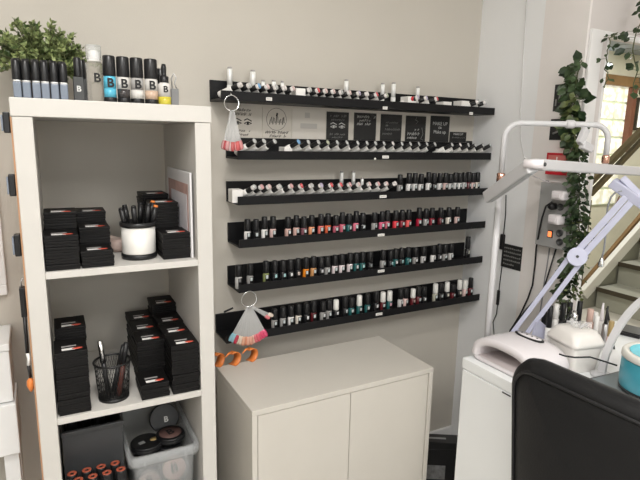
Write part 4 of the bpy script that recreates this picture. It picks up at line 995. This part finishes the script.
desk_bottle(612, 321, ZD, -.735, 'short pale pink jar by the curved lamp', mat('pink jar', (.70, .52, .50), .4, bump=.02), GOLDP, .012, .5)
p = at(575, 311, y=-.655)
t = thing('pump_bottle', 'clear glass bottle with silver pump behind the tub', 'bottle', (p.x, -.655, ZD)); h = p.z-ZD
MB().lathe([(.018, 0), (.019, .002), (.019, h*.62), (.010, h*.76)], seg=22).done('body', GLASS, t)
MB().lathe([(.0095, h*.765), (.0105, h*.78), (.0105, h*.9), (.006, h*.92), (.006, h)], seg=18).done('pump', CHROME, t)
MB().tube([(0, 0, h*.985), (-.012, -.006, h*.99), (-.018, -.008, h*.95)], .0022, 6).done('spout', CHROME, t)
a, b = at(607, 308, y=-.72), at(617, 328, y=-.735)
tag(MB().tube([Vector((b.x, b.y, ZD+.004)), a], .003, 8).done('nail_brush', BLKP), 'slim black brush leaning among bottles by the curved lamp', 'brush')
# black pencil leaning by pump bottle
a, b = at(572, 309, y=-.66), at(568, 317, y=-.66)
tag(MB().tube([a, a+(b-a)*2.2], .0025, 8).done('cuticle_stick', BLKP), 'thin black stick leaning beside the glass pump bottle', 'stick')

# ------------------------------------------------------------------ arch lamp
PX, PY = 1.277, -.548
LP_ = Vector((PX, PY, DZ))
t = thing('arch_lamp', 'white arch shaped desk lamp with hinged light bar and rose gold joints', 'lamp', LP_)
ztop = at(545, 124, x=1.40).z-DZ
E2 = Vector((1.545, -.70, 0)); dd = Vector((E2.x-PX, E2.y-PY, 0)); Lh = dd.length; dd.normalize()
rb = .045; PR_ = .0088
zj = at(503.5, 178, x=PX).z-DZ
MB().cyl((0, 0, -.12), (0, 0, zj-.015), PR_*1.1, PR_*1.1, 18).done('pole', GREYW, t)
MB().lathe([(PR_+.0005, zj-.0145), (PR_+.0035, zj-.012), (PR_+.0035, zj+.012), (PR_+.0005, zj+.0145)], seg=20).done('pole_joint', ROSE, t)
MB().box(-.018, .018, -.055, .018, .0012, .012, .003).box(-.018, .018, -.0115, .018, -.11, .0012, .003).done('desk_clamp', GREYW, t)
arcp = [Vector((0, 0, zj+.015))]+[Vector((0, 0, ztop-rb))+dd*(rb*(1-math.cos(a)))+Vector((0, 0, rb*math.sin(a))) for a in [PI/2*k/7 for k in range(8)]]
arcp += [dd*(Lh-rb)+Vector((0, 0, ztop))]+[dd*(Lh-rb+rb*math.sin(a))+Vector((0, 0, ztop-rb+rb*math.cos(a))) for a in [PI/2*k/7 for k in range(1, 8)]]
zend = ztop-.088
arcp += [dd*Lh+Vector((0, 0, zend))]
MB().tube(arcp, PR_*.95, 16).done('arch_tube', GREYW, t)
MB().lathe([(PR_, 0), (PR_+.002, -.003), (PR_+.002, -.022), (PR_, -.025)], dd*Lh+Vector((0, 0, zend)), 20).done('swivel_joint', ROSE, t)
MB().lathe([(PR_+.001, -.013), (PR_+.0035, -.009), (PR_+.0035, .009), (PR_+.001, .013)], dd*(Lh*.62)+Vector((0, 0, ztop)), 18, Vector(dd).to_track_quat('Z', 'Y').to_matrix().to_4x4()).done('clamp_ring', GREYW, t)
MB().box(-.012, .012, -.008, .008, -.05, .0, .003, T(*(dd*(Lh*.78)+Vector((0, 0, ztop-.012)))) @ Matrix.Rotation(.5, 4, 'Y')).done('clip_arm', GREYW, t)
MB().box(-.022, .022, -.010, .010, -.012, .012, .003, T(*(dd*(Lh*.80)+Vector((0, 0, ztop-.065)))) @ Matrix.Rotation(.3, 4, 'Y')).done('clip_block', GREYW, t)
# light bar: hinge H, long arm to the far side, short arm hanging
zb_ = zend-.030
H = at(534, 164, y=-.78)-LP_
F_ = at(605, 168.8, y=-.70)-LP_; d1 = (F_-H)
G = at(488.5, 197, y=-.578)-LP_
def lightbar(nm, a, b, w, th, roll=0):
    d = (b-a); L_ = d.length; d.normalize(); u = Vector((0, 0, 1)); u = (u-d*d.z).normalized(); s = u.cross(d)
    u = u*math.cos(roll)+s*math.sin(roll)
    # broad flat bar, its width facing sideways and tilted
    o = MB().bar(a, b, w, th, up=u, bev=.003).done(nm, GREYW, t)
    if roll:
        view_ = (Vector((float(CAM[0]), float(CAM[1]), float(CAM[2])))-LP_-(a+b)/2).normalized(); s2 = d.cross(u)
        n_, half, wid, oth = min([(v, h_, w_, q_) for v, h_, w_, q_ in ((u, w/2, th, s2), (-u, w/2, th, s2), (s2, th/2, w, u), (-s2, th/2, w, u)) if v.dot(view_) > 0], key=lambda e: e[0].z)
        lo = oth*(-1 if oth.z > 0 else 1)*wid*.20+n_*(half+.0012)
        MB().bar(a+d*.010+lo, b-d*.008+lo, .0016, wid*.54, up=n_).done('diffuser', LIGHTUND, o)
    else:
        MB().bar(a+d*.012-u*(w/2+.0012), b-d*.012-u*(w/2+.0012), .0016, th*.8, up=u).done('diffuser', LIGHTUND, o)
lightbar('long_light_arm', H+d1.normalized()*.012, H+d1*2.0, .027, .034)
ROLL_ = math.radians(10)
lightbar('short_light_arm', H+(G-H).normalized()*.012, G, .034, .032, ROLL_)
MB().cyl(H+Vector((.012, -.020, 0)), H+Vector((-.012, .020, 0)), .0115, .0115, 18).done('hinge', PWHITE, t)
MB().lathe([(.005, 0), (.005, .003), (0, .003)], H+Vector((.0125, -.0205, 0)), 12, RX(PI/2)).done('hinge_screw', GREYB, t)
MB().cyl(dd*Lh+Vector((0, 0, zend-.0255)), Vector((dd.x*Lh, dd.y*Lh, (H+d1*.95).z+.011)), .008, .008, 12).done('hanger', GREYW, t)
# thin pale cable down the wall to the hinge
pts = [Vector((XW-.003, at(526, 0, x=XW-.003).y, CZ-.01))]+[at(px, py, x=XW-.003) for px, py in ((526.5, 1), (523, 60), (520.5, 110), (520.5, 140), (524, 158))]+[at(529, 163, x=XW-.02), H+LP_+Vector((.0, .03, .014))]
tag(MB().tube(pts, .0022, 6).done('pale_cord', mat('pale grey cord', (.66, .65, .64), .5, bump=.02)), 'thin pale cord running down the wall to the hinged light bar', 'cord')
pts = [at(px, py, x=XE-.03) for px, py in ((533, 176), (545, 181), (560, 186), (570, 192), (573, 197), (568, 199), (565.5, 200))]
tag(MB().tube(pts, .0022, 6).done('looped_cable', PWHITE), 'thin white cord looping from the light bar to the top adapter', 'cord')
# black inline cord beside the pole
xc = XW-.006
t = thing('inline_switch_cord', 'black cord with inline switch boxes hanging beside the lamp pole', 'cord', at(503, 238, x=xc)); L0 = t.location.copy()
MB().tube([at(px, py, x=xc)-L0 for px, py in ((506, 195), (505.5, 215), (503.5, 234), (503.5, 250), (502, 266), (499.5, 285), (498, 300), (496.5, 314), (493, 322), (494, 334), (493.5, 345))], .0022, 6).done('cable', BLKP, t)
p = at(503.3, 242, x=xc)-L0; MB().box(-.008, .004, -.010, .010, p.z-.032, p.z+.032, .004).done('switch_box', BLKP, t)
p = at(498.3, 297, x=xc)-L0; MB().box(-.006, .004, p.y-.006, p.y+.006, p.z-.035, p.z+.03, .004).done('cord_bulge', BLKP, t)
# thick black power cords
def cord(name, pts, r, m_, label): tag(MB().tube(pts, r, 8).done(name, m_), label, 'cord')
cord('power_cord', [at(px, py, x=XE-.075) for px, py in ((552, 202), (546, 206), (542, 218), (539.5, 230))]+[at(px, py, x=XE-.012) for px, py in ((536.2, 248), (535, 265), (532.5, 285), (528, 298), (520, 315), (510, 331), (505, 341))], .0032, BLKP, 'black power cord looping from the black plug down to the desk')
cord('second_power_cord', [at(px, py, x=XE-.02) for px, py in ((556, 249), (541, 298), (533, 302), (524, 312), (514, 326), (507, 341))], .003, BLKP, 'second black cord running behind the lamp arms to the desk')
cord('grey_cord', [at(px, py, x=XE-.004) for px, py in ((549.5, 248), (547, 266), (544.5, 280), (542, 300), (539, 320))], .0022, mat('mid grey cord', (.25, .25, .26), .5, bump=.02), 'thin grey cord hanging below the socket box')
cord('tub_cord', [Vector((1.40, -.60, DZ+.05)), Vector((1.36, -.72, DZ+.004))] if False else [at(px, py, y=yy) for px, py, yy in ((559, 354, -.845), (565, 356, -.858), (575, 357.5, -.86), (590, 357, -.86), (603, 361, -.872), (614, 364.5, -.885), (617, 365.5, -.89))], .0024, BLKP, 'black cord passing in front of the white tub to the warmer')

# ------------------------------------------------------------------ arm lamp
Bp = Vector((1.405, -.585, DZ+.0005))
t = thing('arm_lamp', 'pale lavender jointed arm lamp clamped behind the curing lamp', 'lamp', Bp)
J0 = at(515.5, 344, y=-.585)-Bp
J0 = at(517, 336.5, x=1.40)-Bp
J1 = at(577, 257, x=1.515)-Bp
dirh = Vector((J1.x-J0.x, J1.y-J0.y, 0)).normalized(); side = Vector((-dirh.y, dirh.x, 0))
view = Vector((CAM[0]-1.4, CAM[1]+.6, .5)).normalized()
axd = (J1-J0).normalized(); off = axd.cross(view).normalized()
MB().lathe([(.022, 0), (.022, .005), (.012, .008), (.010, max(.012, J0.z-.002))], (J0.x, J0.y, 0), 20).done('base', LAV, t)
MB().cyl(J0-view*.010, J0+view*.014, .022, .022, 28).done('base_disc', LAV, t)
for s in (-1, 1): MB().bar(J0+off*s*.018, J1+off*s*.018, .0150, .010, up=off, bev=.002).done('lower_arm', LAV, t)
MB().cyl(J1-view*.012, J1+view*.016, .029, .029, 32).done('elbow_disc', LAV, t)
MB().cyl(J1+view*.0162, J1+view*.018, .0045, .0045, 14).done('elbow_screw', GREYB, t)
J2 = at(629, 199, x=1.60)-Bp; ax2 = (J2-J1).normalized(); off2 = ax2.cross(view).normalized()
for s in (-1, 1): MB().bar(J1+ax2*.018+off2*s*.0105, J2+off2*s*.0105, .0195, .012, up=off2, bev=.002).done('upper_arm', LAV, t)
hd = at(612, 182, x=1.59)-Bp; he = at(650, 208, x=1.63)-Bp
MB().bar(hd, he, .036, .03, up=off2, bev=.004).done('head_bracket', LAV, t)
MB().bar(at(622, 178, x=1.60)-Bp, at(640, 196, x=1.62)-Bp, .02, .02, up=off2, bev=.003).done('head_knob', LAV, t)
# curved cable of the lamp with its bright plug
pts = [at(px, py, x=1.585) for px, py in ((622, 191), (616, 192), (611, 197), (607.5, 208), (606.5, 220), (605.5, 235), (604, 250), (602, 257))]
L0 = pts[-1].copy()
t = thing('lamp_cable', 'grey looped cable with silver plug hanging from the arm lamp head', 'cable', L0)
MB().tube([p-L0 for p in pts], .0028, 8).done('cable', mat('mid grey cable', (.30, .31, .33), .4, bump=.02), t)
MB().lathe([(.003, 0), (.006, -.008), (.0095, -.022), (.0085, -.030), (.004, -.033)], (0, 0, 0), 14).done('plug', CHROME, t)
cord('red_cord', [at(px, py, x=1.60) for px, py in ((619.5, 196), (615, 206), (611.5, 217))], .0016, mat('dark red cord', (.2, .03, .02), .5, bump=.02), 'short dark red cord hanging from the arm lamp head')
# tilted white plate at the foot of the arms
q0 = at(541, 334, y=-.615)
t = thing('tilted_plate', 'pale lavender plate leaning behind the curing lamp', 'plate', (q0.x, q0.y, DZ+.0005))
yp = -.612; quad = [at(px, py, y=yp) for px, py in ((531.5, 341), (534, 343), (538.7, 343.7), (549, 328), (549.5, 324.5), (541, 317), (538, 318))]
zl = min(p.z for p in quad)
L0 = t.location
MB().loft([[Vector((p.x-L0.x, yy, p.z-zl+.001)) for p in quad] for yy in (0, .008)], smooth=False).done('plate', LAV, t)
MB().box(quad[1].x-L0.x-.012, quad[2].x-L0.x+.012, .0085, .04, 0, .012, .002).done('foot', LAV, t)
t.location.y = yp

# ------------------------------------------------------------------ vines
def vine(name, label, path, n, sz, m_, spread, seed=1, droop=.5, rnd_=1.0):
    r = random.Random(seed); P = [Vector(p) for p in path]; L0 = P[0].copy()
    t = thing(name, label, 'plant', L0)
    cum = [0]
    for a, b in zip(P, P[1:]): cum.append(cum[-1]+(b-a).length)
    def pt(q):
        d = q*cum[-1]
        for i in range(len(P)-1):
            if d <= cum[i+1]: return P[i].lerp(P[i+1], (d-cum[i])/max(1e-6, cum[i+1]-cum[i]))
        return P[-1]
    f = MB(); g = MB(); g.tube([pt(k/24)-L0+Vector((r.gauss(0, .003), r.gauss(0, .003), 0)) for k in range(25)], .002, 5)
    for k in range(n):
        q = (k+r.random())/n; p = pt(q)-L0
        th = r.uniform(0, 2*PI); out = Vector((-abs(math.cos(th)) if r.random() < .75 else math.cos(th)*.3, math.sin(th), 0)); o_ = out*r.uniform(.15, 1)*spread*(rnd_ if q > .5 else 1)
        d = out*.8+Vector((0, 0, -droop+r.gauss(0, .5))); s = r.uniform(.7, 1.25)*sz(q)
        g.tube([p, p+o_], .0008, 4)
        f.leaf(p+o_, d, Vector((-1+r.gauss(0, .6), -.6+r.gauss(0, .6), .5+r.gauss(0, .5))), s, s*.72)
    f.done('foliage', m_, t); g.done('stem', STEM, t)
    return t
xv = XE-.03
vine('hanging_vine', 'dark broad leaved vine hanging on the side wall above the alarm', [at(px, py, x=xv) for px, py in ((580, 60), (577, 75), (576, 100), (574, 125), (573, 150))], 95, lambda q: .042-.008*q, LEAF_DARK, .030, 2)
vine('light_vine', 'lighter green leafy sprig over the upper picture card', [at(px, py, x=XE-.06) for px, py in ((574, 92), (570, 105), (572, 120), (576, 140), (577, 152))], 34, lambda q: .030, LEAF_MID, .030, 9)
vine('trailing_vine', 'dense dark small leaved vine trailing beside the socket box', [at(px, py, x=xv) for px, py in ((579, 150), (579, 175), (579, 200), (579, 225), (578, 245), (571, 270), (563, 295))], 480, lambda q: .021, LEAF_DARK, .036, 3)
vine('desk_vine', 'small pale green leafy sprig behind the desk bottles', [at(px, py, y=-.57) for px, py in ((585, 215), (583, 240), (582, 262), (576, 285), (567, 305))]+[at(564, 318, y=-.57)], 110, lambda q: .016, LEAF_MID, .035, 4)
vine('opening_vine', 'dark leafy vine dangling across the stair hall opening', [Vector((at(652, -25, y=-.53).x, -.53, CZ-.004))]+[at(px, py, y=-.56) for px, py in ((652, -25), (648, 5), (640, 28), (630, 45), (638, 70), (632, 95))], 76, lambda q: .032, LEAF_DARK, .045, 5)
vine('inner_vine', 'short dark vine hanging inside the white opening frame', [at(616, 33, y=-.503)]+[at(px, py, y=-.53) for px, py in ((616, 36), (610, 38), (606, 55), (607, 75), (604, 88))], 16, lambda q: .020, LEAF_DARK, .022, 6)

# ------------------------------------------------------------------ chair
CXB, CYL = .99, -.888
t = thing('desk_chair', 'black padded leather chair with piped backrest at the nail desk', 'chair', (CXB+.22, CYL-.23, 0), math.radians(2))
o0 = t.location.copy(); Wd, Hh = .25, .46; zc = .915-Hh/2+.0
def rrz(inset, x, top=.085, n=9):
    hw, hh = Wd-inset, Hh/2-inset; r = max(.02, top-inset); P = []
    for cy_, cz_, a0 in ((hw-r, hh-r, 0), (-hw+r, hh-r, PI/2), (-hw+r, -hh+r, PI), (hw-r, -hh+r, 1.5*PI)):
        for i in range(n+1):
            a = a0+PI/2*i/n; yy = cy_+r*math.cos(a); zz = cz_+r*math.sin(a)
            sh = 1-.16*max(0, (.14-zz)/.35)          # slight waist toward the seat
            P.append((x+.05*(yy/Wd)**2-.12*max(0, -zz-.05)*0, yy*sh, zc+zz+.012*(1-(yy/Wd)**2)))
    return P
xo = CXB-o0.x
f = MB()
f.loft([rrz(.06, .034+xo), rrz(.025, .032+xo), rrz(.006, .022+xo), rrz(0, .0+xo), rrz(.005, -.020+xo), rrz(.018, -.031+xo), rrz(.026, -.032+xo), rrz(.030, -.028+xo), rrz(.034, -.031+xo), rrz(.06, -.036+xo), rrz(.13, -.038+xo)])
f.done('backrest', LEATHER, t)
MB().tube(rrz(.027, -.032+xo), .0038, 8, True).done('piping', PIPING, t)
f = MB(); f.loft([[(x, y, z) for (y, x, z) in rr(.235, -.22+.03, .24, zz, .07)] for zz in (.42,)]+[[(x, y, z) for (y, x, z) in rr(.245, -.23+.03, .25, zz, .08)] for zz in (.435, .475)]+[[(x, y, z) for (y, x, z) in rr(.23, -.21+.03, .235, .495, .08)]]); f.done('seat', LEATHER, t)
MB().bar((xo+.045, 0, .40), (xo+.045, 0, .72), .06, .012, up=(0, 1, 0), bev=.002).done('back_bracket', BLKP, t); MB().bar((xo+.045, 0, .40), (.02, 0, .40), .06, .012, up=(0, 1, 0), bev=.002).done('under_bracket', BLKP, t)
MB().cyl((0, 0, .11), (0, 0, .418), .03, .025, 18).done('gas_column', CHROME, t)
for k in range(5):
    a = 2*PI*k/5+.3; e = Vector((math.cos(a)*.225, math.sin(a)*.225, .07))
    MB().bar((math.cos(a)*.02, math.sin(a)*.02, .10), e, .03, .035, bev=.004).done('base_leg', CHROME, t)
    MB().cyl(e+Vector((-math.sin(a)*.012, math.cos(a)*.012, -.0425)), e+Vector((math.sin(a)*.012, -math.cos(a)*.012, -.0425)), .0265, .0265, 18).done('caster', BLKP, t)

# ------------------------------------------------------------------ bin between cabinet and desk
ZB = .25
t = thing('waste_bin', 'black lidded bin on the floor between cabinet and desk', 'bin', (1.375, -.245, 0), math.radians(-32))
MB().box(-.10, .10, -.058, -.002, 0, ZB-.03, .005).done('body', BLKP, t)
MB().box(-.104, .104, -.062, .002, ZB-.0295, ZB, .003).done('lid', BLKP, t)
MB().box(-.045, .03, -.036, -.026, ZB+.0001, ZB+.0015).done('handle_slot', PANEL, t)
MB().box(-.05, .03, -.0595, -.0582, .09, .15).done('sticker', mat('grey sticker', (.20, .20, .20), .5, bump=.02, var=.3, vscale=60), t)

# ------------------------------------------------------------------ ceiling lights
def ceiling_panel(x, y, sx, sy, power, label, col=(1, .96, .90)):
    t = thing('ceiling_light', label, 'ceiling light', (x, y, CZ))
    MB().box(-sx/2-.02, sx/2+.02, -sy/2-.02, sy/2+.02, -.03, -.0005, .003).done('frame', TRIM, t)
    MB().box(-sx/2, sx/2, -sy/2, sy/2, -.034, -.0305).done('diffuser', mat('lit diffuser', (1, .97, .92), .4, emit=3), t)
    l = bpy.data.lights.new('panel', 'AREA'); l.shape = 'RECTANGLE'; l.size = sx; l.size_y = sy; l.energy = power; l.color = col
    o = bpy.data.objects.new('lamp', l); COL.objects.link(o); o.parent = t; o.location = (0, 0, -.04)
ceiling_panel(.10, -1.37, .22, .22, 19, 'square lit ceiling panel above the bookcase side', (1, .97, .93))
ceiling_panel(-.7, -2.5, 1.0, 1.0, 25, 'added large ceiling fill panel at the rear of the salon', (.97, .985, 1))  # unseen panel added as soft fill for the shaded wall and desk
ceiling_panel(1.1, -2.6, 1.0, 1.0, 22, 'added large ceiling fill panel over the desk side', (1, .985, .96))  # second fill panel, added out of view to even out the light
def hall_fill(x, y, p_, s):  # unseen lamps added to brighten the stair hall
    l = bpy.data.lights.new('hall', 'AREA'); l.size = s; l.energy = p_; l.color = (1, .97, .88)
    o = bpy.data.objects.new('hall_fill_lamp', l); COL.objects.link(o); o.location = (x, y, HZ-.03)
    t = thing('hall_fill_panel', f'added fill light panel on the hall ceiling {"above the stairs" if x > 5 else "near the opening"}', 'ceiling light', (x, y, HZ))
    MB().box(-s/2, s/2, -s/2, s/2, -.02, -.0005, .003).done('diffuser', mat('lit diffuser', (1, .97, .92), .4, emit=3), t)
# daylight from an unseen window added behind the viewer to fill shade
w4 = tag(MB().box(-.75, 1.35, -3.598, -3.57, .85, 2.15, .004).done('window_fill', TRIM), 'added white framed fill light window opposite the polish ledges', 'window', kind='structure')
MB().box(-.70, 1.30, -3.5695, -3.566, .90, 2.10).done('pane', mat('fill light pane', (.95, .98, 1), .2, emit=.6), w4)
l = bpy.data.lights.new('daylight_fill', 'AREA'); l.shape = 'RECTANGLE'; l.size = 2.0; l.size_y = 1.2; l.energy = 3; l.color = (.97, .985, 1)
o = bpy.data.objects.new('daylight_fill', l); COL.objects.link(o); o.location = (.3, -3.55, 1.5); o.rotation_euler = (PI/2, 0, 0)
hall_fill(3.2, .9, 24, .5); hall_fill(5.6, .9, 24, .5)
wd = bpy.data.worlds.new('world'); SC.world = wd; wd.use_nodes = True
wd.node_tree.nodes['Background'].inputs[0].default_value = (.9, .95, 1, 1); wd.node_tree.nodes['Background'].inputs[1].default_value = .3

SC.view_settings.view_transform = 'Standard'; SC.view_settings.look = 'None'; SC.view_settings.gamma = 1; SC.view_settings.exposure = .0
SC.view_settings.use_curve_mapping = False
SC.cycles.use_denoising = True
SC.cycles.max_bounces = 10; SC.cycles.transparent_max_bounces = 12
